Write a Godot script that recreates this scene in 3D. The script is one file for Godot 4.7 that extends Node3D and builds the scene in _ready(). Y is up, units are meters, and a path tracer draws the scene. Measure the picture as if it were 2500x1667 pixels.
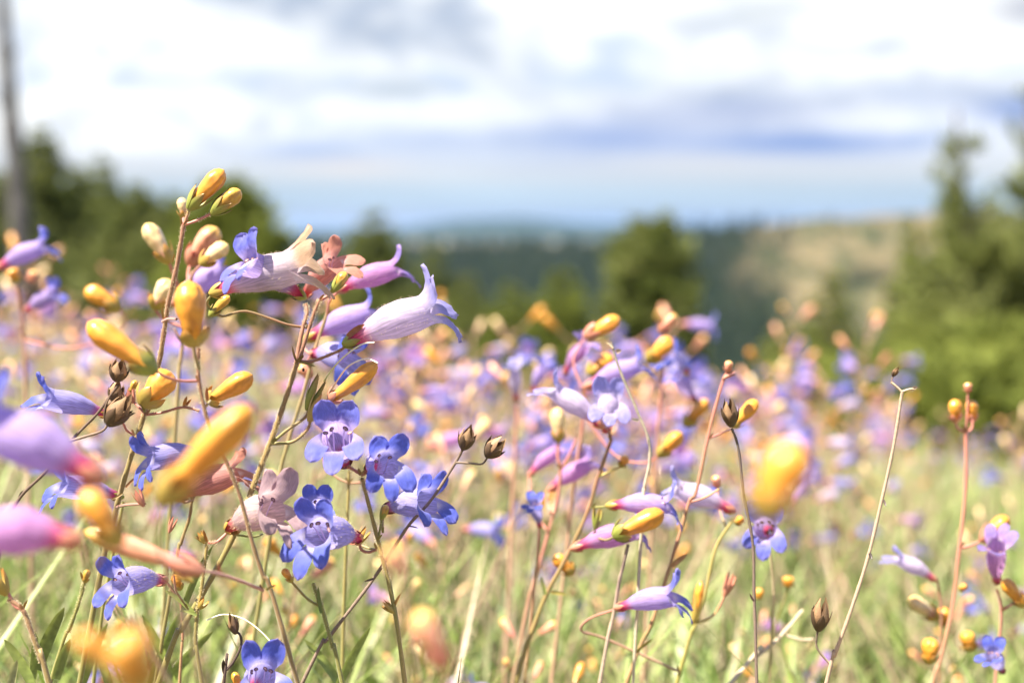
extends Node3D
# A meadow of blue-violet bell flowers with amber buds on a mountain slope, seen close up.
# Pixels below are those of the 2500 x 1667 photograph; px(x, y, depth) turns one into a point in metres.

const F := 3847.0
const EYE := Vector3(0, 0.30, 0)
const FOCUS := 0.42
var cam_basis := Basis.from_euler(Vector3(-atan(288.0 / F), 0, 0))
var M := {}
var used := {}
var cache := {}
var rng := RandomNumberGenerator.new()
var mouth_share := 1.0
var lobe_share := 1.0
var rough_noise := FastNoiseLite.new()


# ---------------------------------------------------------------- mesh helper
class Surf:
	var v := PackedVector3Array()
	var n := PackedVector3Array()
	var c := PackedColorArray()
	var t := PackedVector2Array()
	var ix := PackedInt32Array()

	func grid(nu: int, nv: int, p: PackedVector3Array, col: PackedColorArray, closed := false, flip := false) -> void:
		var o := v.size()
		for i in nu:
			for j in nv:
				var k := i * nv + j
				var du := (p[mini(i + 1, nu - 1) * nv + j] - p[maxi(i - 1, 0) * nv + j]) * 1000.0
				var jp := mini(j + 1, nv - 1)
				var jm := maxi(j - 1, 0)
				if closed:
					jp = 1 if j == nv - 1 else j + 1
					jm = nv - 2 if j == 0 else j - 1
				var dv := (p[i * nv + jp] - p[i * nv + jm]) * 1000.0
				var nn := dv.cross(du).normalized()
				if nn.length_squared() < 0.5:
					nn = Vector3.UP
				v.append(p[k])
				n.append(-nn if flip else nn)
				c.append(col[k])
				t.append(Vector2(float(i) / (nu - 1), float(j) / (nv - 1)))
		for i in nu - 1:
			for j in nv - 1:
				var a := o + i * nv + j
				if flip:
					ix.append_array([a, a + 1, a + nv, a + 1, a + nv + 1, a + nv])
				else:
					ix.append_array([a, a + nv, a + 1, a + 1, a + nv, a + nv + 1])

	func tube(p: PackedVector3Array, r: PackedFloat32Array, col: PackedColorArray, sides := 7) -> void:
		var m := p.size()
		var pts := PackedVector3Array()
		var cols := PackedColorArray()
		var nrm := Vector3.ZERO
		for i in m:
			var tg := (p[mini(i + 1, m - 1)] - p[maxi(i - 1, 0)]).normalized()
			if nrm == Vector3.ZERO:
				nrm = tg.cross(Vector3(0.31, 0.2, 0.93)).normalized()
			nrm = (nrm - tg * nrm.dot(tg)).normalized()
			var b := tg.cross(nrm)
			for j in sides + 1:
				var a := TAU * (j % sides) / sides
				pts.append(p[i] + (nrm * cos(a) + b * sin(a)) * r[i])
				cols.append(col[i])
		grid(m, sides + 1, pts, cols, true)

	func blade(base: Vector3, up: Vector3, side: Vector3, h: float, w: float, droop: Vector3, c0: Color, c1: Color, seg := 4, fold := 0.25) -> void:
		var pts := PackedVector3Array()
		var cols := PackedColorArray()
		var face := side.cross(up).normalized()
		for i in seg + 1:
			var s := float(i) / seg
			var mid := base + up * (h * s) + droop * (s * s)
			var hw := w * 0.5 * sqrt(maxf(0.0, (0.35 + 1.3 * s) * (1.0 - s))) * 1.25 + w * 0.02
			pts.append(mid - side * hw)
			pts.append(mid - face * hw * fold)
			pts.append(mid + side * hw)
			for k in 3:
				cols.append(c0.lerp(c1, s))
		grid(seg + 1, 3, pts, cols)

	func mesh() -> ArrayMesh:
		var a := []
		a.resize(Mesh.ARRAY_MAX)
		a[Mesh.ARRAY_VERTEX] = v
		a[Mesh.ARRAY_NORMAL] = n
		a[Mesh.ARRAY_COLOR] = c
		a[Mesh.ARRAY_TEX_UV] = t
		a[Mesh.ARRAY_INDEX] = ix
		var m := ArrayMesh.new()
		m.add_surface_from_arrays(Mesh.PRIMITIVE_TRIANGLES, a)
		return m


func px(x: float, y: float, d: float) -> Vector3:
	return EYE + cam_basis * Vector3((x - 1250.0) / F * d, -(y - 833.5) / F * d, -d)


func lut(ts: Array, vs: Array, t: float) -> float:
	for i in range(1, ts.size()):
		if t <= ts[i]:
			var k: float = clampf((t - ts[i - 1]) / (ts[i] - ts[i - 1]), 0.0, 1.0)
			return lerpf(vs[i - 1], vs[i], k * k * (3.0 - 2.0 * k) * 0.5 + k * 0.5)
	return vs[vs.size() - 1]


func lin(r: float, g: float, b: float) -> Color:
	return Color(r, g, b)


func numbered(called: String) -> String:
	var k: int = used.get(called, 0)
	used[called] = k + 1
	return called if k == 0 else "%s_%03d" % [called, k]


func thing(called: String, label: String, category: String, at: Vector3, group := "") -> Node3D:
	var o := Node3D.new()
	o.name = numbered(called)
	add_child(o)
	o.position = at
	o.set_meta("label", label)
	o.set_meta("category", category)
	if group:
		o.set_meta("group", group)
	return o


func part(called: String, mesh: Mesh, mat: Material, parent: Node, xf := Transform3D()) -> MeshInstance3D:
	var o := MeshInstance3D.new()
	var key := str(parent.get_instance_id()) + called
	var k: int = used.get(key, 0)
	used[key] = k + 1
	o.name = called if k == 0 else "%s_%03d" % [called, k]
	o.mesh = mesh
	o.material_override = mat
	o.transform = xf
	parent.add_child(o, true)
	return o


func structure(called: String, mesh: Mesh, mat: Material) -> MeshInstance3D:
	var o := MeshInstance3D.new()
	o.name = numbered(called)
	o.mesh = mesh
	o.material_override = mat
	add_child(o)
	o.set_meta("kind", "structure")
	return o


func scatter(called: String, mesh: Mesh, mat: Material, xs: Array, cs: Array, parent: Node, label := "", category := "") -> void:
	var mm := MultiMesh.new()
	mm.transform_format = MultiMesh.TRANSFORM_3D
	mm.use_colors = cs.size() > 0
	mm.mesh = mesh
	mm.instance_count = xs.size()
	for i in xs.size():
		mm.set_instance_transform(i, xs[i])
		if cs.size():
			mm.set_instance_color(i, cs[i])
	var o := MultiMeshInstance3D.new()
	o.name = numbered(called) if parent == self else called
	o.multimesh = mm
	o.material_override = mat
	parent.add_child(o, true)
	o.set_meta("kind", "stuff")
	if label:
		o.set_meta("label", label)
		o.set_meta("category", category)


# ---------------------------------------------------------------- the lie of the land
func ground(x: float, z: float) -> float:
	var f := -z
	var y := -0.045 * f - 0.085 * x
	if f > 1.3:
		var side := smoothstep(-0.26, -0.02, x / f)
		y -= pow(f - 1.3, 1.3) * lerpf(0.020, 0.064, side)
		y += 0.085 * x * (1.0 - exp(-(f - 1.3) / 12.0)) * 0.6
	y += rough_noise.get_noise_2d(x * 60.0, z * 60.0) * minf(0.02 + absf(f) * 0.002, 0.3)
	return y


# ---------------------------------------------------------------- materials
func noise_image(w: int, h: int, lo: float, hi: float, fx: float, fy: float, seed_: int) -> ImageTexture:
	var nz := FastNoiseLite.new()
	nz.seed = seed_
	nz.frequency = 1.0
	nz.fractal_octaves = 4
	var im := Image.create(w, h, false, Image.FORMAT_RGB8)
	for y in h:
		for x in w:
			# wraps in both directions by walking round two circles
			var a := TAU * x / w
			var b := TAU * y / h
			var s := nz.get_noise_3d(cos(a) * fx + cos(b) * fy * 0.37, sin(a) * fx + sin(b) * fy * 0.37, cos(b) * fy - sin(b) * fy * 0.5)
			var k := lerpf(lo, hi, clampf(s * 0.9 + 0.5, 0.0, 1.0))
			im.set_pixel(x, y, Color(k, k, k))
	return ImageTexture.create_from_image(im)


func mat(called: String, rough: float, back := 0.0, tex: Texture2D = null, triplanar := 0.0, vertex := true) -> StandardMaterial3D:
	var m := StandardMaterial3D.new()
	m.resource_name = called
	m.vertex_color_use_as_albedo = vertex
	m.roughness = rough
	m.cull_mode = BaseMaterial3D.CULL_DISABLED
	if back > 0.0:
		m.backlight_enabled = true
		m.backlight = Color(back, back, back)
	if tex:
		m.albedo_texture = tex
		if triplanar > 0.0:
			m.uv1_triplanar = true
			m.uv1_scale = Vector3.ONE * triplanar
	M[called] = m
	return m


func make_materials() -> void:
	var streak := noise_image(64, 256, 0.74, 1.0, 0.6, 14.0, 4)
	var mottle := noise_image(128, 128, 0.72, 1.0, 2.2, 2.2, 9)
	var skin := noise_image(128, 128, 0.88, 1.0, 1.2, 1.2, 33)
	var bark := noise_image(128, 128, 0.45, 1.0, 2.6, 1.2, 15)
	var soil := noise_image(256, 256, 0.5, 1.0, 3.5, 3.5, 21)
	var p := mat("petal", 0.58, 1.0, streak)
	p.rim_enabled = true
	p.rim = 0.25
	p.metallic_specular = 0.3
	var b := mat("bud", 0.42, 0.45, skin, 0.9)
	b.clearcoat_enabled = true
	b.clearcoat = 0.4
	b.clearcoat_roughness = 0.22
	var s := mat("stem", 0.5, 0.15, mottle, 240.0)
	s.rim_enabled = true
	s.rim = 0.5
	mat("calyx", 0.45, 0.3, mottle, 1.5)
	mat("dry", 0.75, 0.12, mottle, 160.0)
	mat("husk", 0.62, 0.2, mottle, 1.2)
	mat("leaf", 0.42, 0.8, mottle, 30.0)
	mat("thread", 0.45, 0.5)
	mat("anther", 0.6)
	mat("hair", 0.5, 0.8)
	mat("bark", 0.9, 0.0, bark, 1.5)
	mat("needle", 0.6, 0.9)
	mat("far_needle", 0.9).metallic_specular = 0.0
	M.needle.metallic_specular = 0.25
	var g := mat("soil", 0.95, 0.0, soil, 2.0)
	g.uv1_world_triplanar = true
	g.heightmap_enabled = false
	var far := mat("far_ground", 0.95, 0.0, soil, 0.004)
	far.uv1_world_triplanar = true
	far.metallic_specular = 0.0
	g.metallic_specular = 0.1


# ---------------------------------------------------------------- the flower
# styles: colours (linear reflectance) of base, tube, lobe and throat
var STYLE := {
	"lilac": [lin(0.78, 0.10, 0.26), lin(0.60, 0.46, 0.90), lin(0.20, 0.22, 0.82), lin(0.66, 0.52, 0.84)],
	"white": [lin(0.82, 0.14, 0.30), lin(0.78, 0.67, 0.92), lin(0.38, 0.36, 0.86), lin(0.75, 0.65, 0.86)],
	"blue": [lin(0.72, 0.12, 0.30), lin(0.50, 0.46, 0.90), lin(0.14, 0.18, 0.78), lin(0.56, 0.44, 0.84)],
	"pink": [lin(0.80, 0.12, 0.30), lin(0.70, 0.38, 0.76), lin(0.38, 0.28, 0.76), lin(0.72, 0.50, 0.80)],
	"fading": [lin(0.82, 0.14, 0.25), lin(0.76, 0.65, 0.80), lin(0.62, 0.42, 0.29), lin(0.76, 0.58, 0.58)],
	"dusky": [lin(0.72, 0.16, 0.18), lin(0.74, 0.54, 0.58), lin(0.54, 0.38, 0.44), lin(0.72, 0.46, 0.50)],
	"salmon": [lin(0.74, 0.12, 0.14), lin(0.74, 0.36, 0.34), lin(0.62, 0.28, 0.22), lin(0.74, 0.42, 0.40)],
}


func tube_radius(t: float) -> float:
	return lut([0.0, 0.1, 0.22, 0.38, 0.56, 0.78, 1.0], [0.052, 0.062, 0.084, 0.135, 0.182, 0.205, 0.192], t)


func tube_point(t: float, a: float) -> Vector3:
	var r := tube_radius(t) * lerpf(1.0, mouth_share, smoothstep(0.55, 1.0, t))
	var ca := cos(a)
	var ky := 1.0 if ca > 0.0 else 1.06
	var ridge := 1.0 - 0.05 * exp(-pow((absf(wrapf(a - PI, -PI, PI)) - 0.0) / 0.35, 2.0)) * smoothstep(0.3, 0.9, t)
	var x := t * (0.93 + 0.07 * (1.0 - ca) * 0.5)
	return Vector3(x, 0.03 * sin(t * PI) + r * ca * ky * ridge, r * sin(a) * 0.93)


func petal_color(st: Array, t: float, s: float, w: float, lower: bool) -> Color:
	var c: Color = st[0].lerp(st[1], smoothstep(0.15, 0.36, t))
	c = c.lerp(st[1].lerp(st[2], 0.22), smoothstep(0.8, 1.0, t))
	if s >= 0.0:
		var k := smoothstep(0.05, 0.5, s)
		c = st[1].lerp(st[2], 0.22).lerp(st[2], k)
		if lower:
			c = c.lerp(Color(0.82, 0.76, 0.9), (1.0 - smoothstep(0.02, 0.3, s)) * (1.0 - smoothstep(0.15, 0.6, absf(w))) * 0.7)
		c = c.lerp(st[3], smoothstep(0.75, 1.0, s) * 0.25)
	return c


func corolla(style: String, seed_: int, up_curl: float, low_curl: float, spread: float, fine: bool) -> Array:
	var st: Array = STYLE[style]
	var r := RandomNumberGenerator.new()
	r.seed = seed_ * 77 + 5
	var nt := 20 if fine else 8
	var per := 8 if fine else 3
	var cols_ := per * 5 + 1
	var s := Surf.new()
	var p := PackedVector3Array()
	var c := PackedColorArray()
	var off := -PI / 5.0 * 2.0
	var nz := FastNoiseLite.new()
	nz.seed = seed_
	nz.frequency = 2.6
	for i in nt + 1:
		var t := float(i) / nt
		for j in cols_:
			var a := off + TAU * (j % (cols_ - 1)) / (cols_ - 1)
			p.append(tube_point(t, a))
			var k := petal_color(st, t, -1.0, 0.0, false)
			# faint darker nectar lines low on the tube
			var line := exp(-pow((absf(wrapf(a - PI, -PI, PI)) - 0.6) / 0.09, 2.0)) * smoothstep(0.35, 0.6, t) * 0.22
			c.append(k.lerp(Color(0.3, 0.16, 0.6), line))
	s.grid(nt + 1, cols_, p, c, true)
	var out := [s.mesh()]
	var mids := [36.0, -36.0, 108.0, -108.0, 180.0]
	for q in 5:
		var am := deg_to_rad(mids[q])
		var upper := q < 2
		var ls := 12 if fine else 5
		var len_ := (0.36 if upper else (0.40 if q < 4 else 0.43)) * lobe_share * r.randf_range(0.9, 1.12)
		var bend := deg_to_rad((up_curl if upper else low_curl) * r.randf_range(0.85, 1.15))
		var radial := Vector3(0, cos(am), sin(am))
		if upper:
			radial = Vector3(0, 1, radial.z * spread * 0.7).normalized()
		elif q < 4:
			radial = Vector3(0, -1, radial.z * spread * 0.42).normalized()
		var c0 := tube_point(1.0, am)
		var cen := c0
		var ang := deg_to_rad(8.0)
		var pts := PackedVector3Array()
		var cs := PackedColorArray()
		var twist := r.randf_range(-0.25, 0.25)
		var wide := r.randf_range(1.25, 1.5) if upper else r.randf_range(1.0, 1.18)
		for i in ls + 1:
			var u := float(i) / ls
			ang = deg_to_rad(8.0) + bend * pow(u, 0.8)
			var dir := Vector3.RIGHT * cos(ang) + radial * sin(ang)
			var nrm := radial * cos(ang) - Vector3.RIGHT * sin(ang)
			if i > 0:
				cen += dir * (len_ / ls)
			var side := dir.cross(nrm).normalized()
			var sh := lerpf(1.0, wide, smoothstep(0.0, 0.42, u))
			if u > 0.5:
				sh *= sqrt(maxf(0.0, 1.0 - pow((u - 0.5) / 0.5, 2.2))) * 0.985 + 0.015
			for j in per + 1:
				var w := 2.0 * j / per - 1.0
				var e := tube_point(1.0, am + w * PI / 5.0) - c0
				var lat := Vector3(0, 0, 1) * cos(am) - Vector3(0, 1, 0) * sin(am)
				var el := e.dot(lat)
				var eo := e - lat * el
				var k := smoothstep(0.0, 0.35, u)
				var q0 := lat * el + eo
				var sgn := signf(side.dot(lat))
				var cup := eo.dot(radial) * (1.0 - 0.6 * u) + 0.035 * u * w * w * (-1.0 if upper else 1.0)
				var q1 := side * sgn * el * sh * cos(twist * u) + nrm * (cup + el * sh * sin(twist * u))
				var pos := cen + q0.lerp(q1, k) * (1.0 if i > 0 else 1.0)
				if i > 0:
					pos += nrm * nz.get_noise_3d(u * 1.3 + q * 3.0, w * 0.8, 0.0) * 0.034 * u
				pts.append(pos)
				var pc := petal_color(st, 1.0, u, w, not upper)
				pc = pc.lerp(pc * 0.8, 0.5 * maxf(0.0, nz.get_noise_3d(w * 6.0, u * 1.5, q)))
				pc.a = 1.0
				cs.append(pc)
		var sp := Surf.new()
		sp.grid(ls + 1, per + 1, pts, cs, false)
		out.append(sp.mesh())
	return out


func calyx_mesh(kind: String) -> ArrayMesh:
	# unit length and radius; five pointed sepals rising from a cup
	if cache.has("calyx" + kind):
		return cache["calyx" + kind]
	var s := Surf.new()
	var c0 := lin(0.30, 0.34, 0.07)
	var c1 := lin(0.36, 0.20, 0.06)
	if kind == "amber":
		c0 = lin(0.46, 0.34, 0.08)
		c1 = lin(0.60, 0.26, 0.06)
	elif kind == "pink":
		c0 = lin(0.60, 0.26, 0.18)
		c1 = lin(0.58, 0.20, 0.14)
	elif kind == "dry":
		c0 = lin(0.10, 0.06, 0.035)
		c1 = lin(0.14, 0.085, 0.05)
	for q in 5:
		var p := PackedVector3Array()
		var c := PackedColorArray()
		var am := TAU * q / 5.0
		for i in 9:
			var u := i / 8.0
			for j in 5:
				var w := j / 2.0 - 1.0
				var a := am + w * PI / 5.0 * 1.12 * (1.0 - pow(maxf(0.0, u - 0.12) / 0.88, 1.7)) * 0.98
				var rad := 0.18 + 0.86 * pow(sin(minf(u * 1.9, PI * 0.5)), 0.8) + 0.22 * maxf(0.0, u - 0.75) + 0.05 * (1.0 - w * w) + 0.02 * q
				p.append(Vector3(u * (1.0 + 0.08 * sin(q * 2.1)) - 0.02, cos(a) * rad, sin(a) * rad))
				c.append(c0.lerp(c1, smoothstep(0.35, 1.0, u)).lerp(c0 * 0.75, absf(w) * 0.2))
		s.grid(9, 5, p, c)
	cache["calyx" + kind] = s.mesh()
	return cache["calyx" + kind]


func bud_mesh(kind: String, seed_: int) -> ArrayMesh:
	var key := "bud%s%d" % [kind, seed_]
	if cache.has(key):
		return cache[key]
	var body := lin(0.76, 0.33, 0.04)
	var foot := lin(0.62, 0.30, 0.05)
	var tip := lin(0.76, 0.34, 0.035)
	if kind == "salmon":
		body = lin(0.74, 0.34, 0.22)
		foot = lin(0.72, 0.26, 0.22)
		tip = lin(0.80, 0.50, 0.12)
	elif kind == "pale":
		body = lin(0.80, 0.62, 0.34)
		foot = lin(0.76, 0.42, 0.32)
		tip = lin(0.82, 0.58, 0.22)
	elif kind == "olive":
		body = lin(0.52, 0.32, 0.05)
		foot = lin(0.34, 0.30, 0.07)
		tip = lin(0.72, 0.42, 0.06)
	var nu := 22
	var nv := 31
	var p := PackedVector3Array()
	var c := PackedColorArray()
	var s := Surf.new()
	for i in nu:
		var t := float(i) / (nu - 1)
		t = 1.0 - pow(1.0 - t, 1.35)
		var r := lut([0.0, 0.1, 0.3, 0.55, 0.74, 0.88, 0.96, 1.0], [0.36, 0.46, 0.68, 0.93, 1.0, 0.80, 0.46, 0.02], t)
		for j in nv:
			var a := TAU * (j % (nv - 1)) / (nv - 1)
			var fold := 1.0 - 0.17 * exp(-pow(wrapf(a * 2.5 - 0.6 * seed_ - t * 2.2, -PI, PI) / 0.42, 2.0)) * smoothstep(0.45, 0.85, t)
			var rr := r * fold * (1.0 + 0.05 * sin(a * 2.0 + seed_) + 0.06 * rough_noise.get_noise_3d(t * 160.0 + seed_ * 50.0, cos(a) * 90.0, sin(a) * 90.0))
			p.append(Vector3(t, 0.06 * sin(t * PI) * (seed_ % 3 - 1) + cos(a) * rr * 0.5, sin(a) * rr * 0.47))
			var k := foot.lerp(body, smoothstep(0.12, 0.45, t)).lerp(tip, smoothstep(0.72, 0.95, t))
			k = k.lerp(k * Color(0.78, 0.62, 0.6), 0.7 * smoothstep(0.0, 0.5, rough_noise.get_noise_3d(t * 220.0 + seed_ * 31.0, cos(a) * 110.0, sin(a) * 110.0)))
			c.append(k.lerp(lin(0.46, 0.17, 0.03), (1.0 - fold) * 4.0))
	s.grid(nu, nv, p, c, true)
	cache[key] = s.mesh()
	return cache[key]


func capsule_mesh(seed_: int) -> ArrayMesh:
	var key := "capsule%d" % seed_
	if cache.has(key):
		return cache[key]
	var s := Surf.new()
	# four valves, split at the tip and gaping
	for q in 4:
		var p := PackedVector3Array()
		var c := PackedColorArray()
		for i in 10:
			var u := i / 9.0
			for j in 5:
				var w := j / 2.0 - 1.0
				var a := TAU * (q + 0.5 * w * (0.98 - 0.75 * smoothstep(0.6, 1.0, u))) / 4.0
				var rad := lut([0.0, 0.15, 0.45, 0.75, 1.0], [0.12, 0.36, 0.5, 0.37, 0.22], u)
				p.append(Vector3(u * (1.0 + 0.06 * sin(q * 2.3 + seed_)), cos(a) * rad, sin(a) * rad))
				c.append(lin(0.36, 0.22, 0.12).lerp(lin(0.22, 0.12, 0.06), absf(w) * 0.8).lerp(lin(0.46, 0.30, 0.16), smoothstep(0.6, 1.0, u) * 0.6))
		s.grid(10, 5, p, c)
	cache[key] = s.mesh()
	return cache[key]


func anther_mesh() -> ArrayMesh:
	if cache.has("anther"):
		return cache["anther"]
	var s := Surf.new()
	var p := PackedVector3Array()
	var r := PackedFloat32Array()
	var c := PackedColorArray()
	for i in 11:
		var a := lerpf(-2.9, 2.9, i / 10.0)
		p.append(Vector3(0.004 * cos(a * 3.0), cos(a) * 0.026, sin(a) * 0.042))
		r.append(0.0115 * (1.0 - 0.3 * pow(absf(a) / 2.9, 3.0)))
		c.append(lin(0.06, 0.025, 0.05).lerp(lin(0.20, 0.10, 0.10), 0.5 + 0.5 * sin(a * 5.0)))
	s.tube(p, r, c, 6)
	var bp := PackedVector3Array()
	var bc := PackedColorArray()
	for i in 7:
		var t := i / 6.0 * PI
		for j in 9:
			var a := TAU * (j % 8) / 8.0
			bp.append(Vector3(-cos(t) * 0.012, sin(t) * cos(a) * 0.024 + 0.0004, sin(t) * sin(a) * 0.038))
			bc.append(lin(0.40, 0.24, 0.26).lerp(lin(0.24, 0.11, 0.14), absf(cos(a)) * 0.5))
	s.grid(7, 9, bp, bc, true)
	cache["anther"] = s.mesh()
	return cache["anther"]


func frame(from: Vector3, to: Vector3, roll := 0.0) -> Basis:
	var x := (to - from).normalized()
	var y := Vector3.UP - x * x.y
	if y.length() < 0.05:
		y = Vector3(0, 0, 1) - x * x.z
	y = y.normalized().rotated(x, deg_to_rad(roll))
	return Basis(x, y, x.cross(y))


# ---------------------------------------------------------------- stalks, in pixels and depths
func smooth_path(k: PackedVector3Array, per := 5) -> PackedVector3Array:
	var out := PackedVector3Array()
	var m := k.size()
	for i in m - 1:
		var a := k[maxi(i - 1, 0)]
		var d := k[mini(i + 2, m - 1)]
		for j in per:
			out.append(k[i].cubic_interpolate(k[i + 1], a, d, float(j) / per))
	out.append(k[m - 1])
	return out


func taper(p: PackedVector3Array, r0: float, r1: float, c0: Color, c1: Color, sides := 8, lumps := 0.1) -> ArrayMesh:
	var s := Surf.new()
	var r := PackedFloat32Array()
	var c := PackedColorArray()
	for i in p.size():
		var u := float(i) / (p.size() - 1)
		r.append(lerpf(r0, r1, u) * (1.0 + lumps * sin(i * 2.1 + p[0].x * 900.0)))
		c.append(c0.lerp(c1, clampf(u + 0.12 * sin(i * 1.3 + p[0].y * 700.0), 0.0, 1.0)))
	s.tube(p, r, c, sides)
	return s.mesh()


var GREEN := lin(0.27, 0.26, 0.07)
var RED := lin(0.34, 0.16, 0.10)
var ROSE := lin(0.62, 0.22, 0.18)
var STRAW := lin(0.56, 0.42, 0.26)
var DARKDRY := lin(0.15, 0.10, 0.075)
var PALEDRY := lin(0.62, 0.50, 0.36)


# pts: x, y pairs from the top down; d0 depth at top, d1 at the lowest point; then on down to the ground
func stalk(called: String, label: String, pts: Array, d0: float, d1: float, r_px: float, top: Color, low: Color, group := "", hairs := 0, m := "stem", category := "wildflower") -> Node3D:
	var k := PackedVector3Array()
	var cnt := pts.size() / 2
	for i in cnt:
		k.append(px(pts[i * 2], pts[i * 2 + 1], lerpf(d0, d1, float(i) / maxf(1.0, cnt - 1.0))))
	var last := k[cnt - 1]
	var dir := (last - k[cnt - 2]).normalized()
	dir = Vector3(dir.x, minf(dir.y, -0.35), dir.z).normalized()
	var drop := last.y - ground(last.x, last.z)
	var foot := last + dir * (drop / -dir.y) * 0.5 + Vector3(dir.x * drop * 0.3, -drop * 0.5, dir.z * drop * 0.1)
	foot.y = ground(foot.x, foot.z) - 0.004
	k.append(last.lerp(foot, 0.5) + dir * drop * 0.02)
	k.append(foot)
	var o := thing(called, label, category, foot, group)
	var rev := PackedVector3Array()
	for i in range(k.size() - 1, -1, -1):
		rev.append(k[i] - foot)
	var r := r_px / F * d0
	var path := smooth_path(rev)
	part("stem", taper(path, r * 1.2, r * 0.85, low, top), M[m], o)
	if hairs:
		hair(o, path, r, hairs)
	return o


func hair(o: Node3D, path: PackedVector3Array, r: float, count: int) -> void:
	if not cache.has("hair"):
		var s := Surf.new()
		s.tube(PackedVector3Array([Vector3.ZERO, Vector3(0.5, 0.03, 0), Vector3(0.93, 0, 0), Vector3(1, 0, 0)]), PackedFloat32Array([0.07, 0.05, 0.12, 0.02]), PackedColorArray([lin(0.7, 0.6, 0.4), lin(0.75, 0.68, 0.5), lin(0.8, 0.66, 0.4), lin(0.8, 0.66, 0.4)]), 4)
		cache["hair"] = s.mesh()
	var xs := []
	var n := path.size()
	for i in count:
		var q := rng.randf_range(n * 0.45, n - 1.01)
		var a := path[int(q)]
		var b := path[int(q) + 1]
		var t := (b - a).normalized()
		var side := t.cross(Vector3(rng.randf_range(-1, 1), rng.randf_range(-1, 1), rng.randf_range(-1, 1)).normalized()).normalized()
		var l := rng.randf_range(0.00022, 0.0005)
		var bs := frame(Vector3.ZERO, side + t * rng.randf_range(-0.2, 0.3), 0.0)
		xs.append(Transform3D(bs.scaled(Vector3(l, l, l)), a.lerp(b, q - int(q)) + side * r * 0.9))
	scatter("stem_hair", cache["hair"], M.hair, xs, [], o)


func pedicel(o: Node3D, pts: Array, d0: float, d1: float, r_px: float, c0: Color, c1: Color, m := "stem", called := "pedicel", hairs := 0) -> void:
	var k := PackedVector3Array()
	var cnt := pts.size() / 2
	for i in cnt:
		k.append(px(pts[i * 2], pts[i * 2 + 1], lerpf(d0, d1, float(i) / maxf(1.0, cnt - 1.0))) - o.position)
	var path := smooth_path(k)
	var r := r_px / F * d0
	part(called, taper(path, r, r * 0.82, c0, c1, 7, 0.1), M[m], o)
	if called == "pedicel" and m == "stem" and d0 > 0.36:
		var dx: float = pts[2] - pts[0]
		bract(o, pts[0], pts[1], pts[0] + signf(dx) * 9.0, pts[1] - 15.0, d0 - 0.001, r_px * 1.7, c0.lerp(Color(0.36, 0.3, 0.08), 0.5))
	if hairs:
		hair(o, path, r, hairs)


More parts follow.
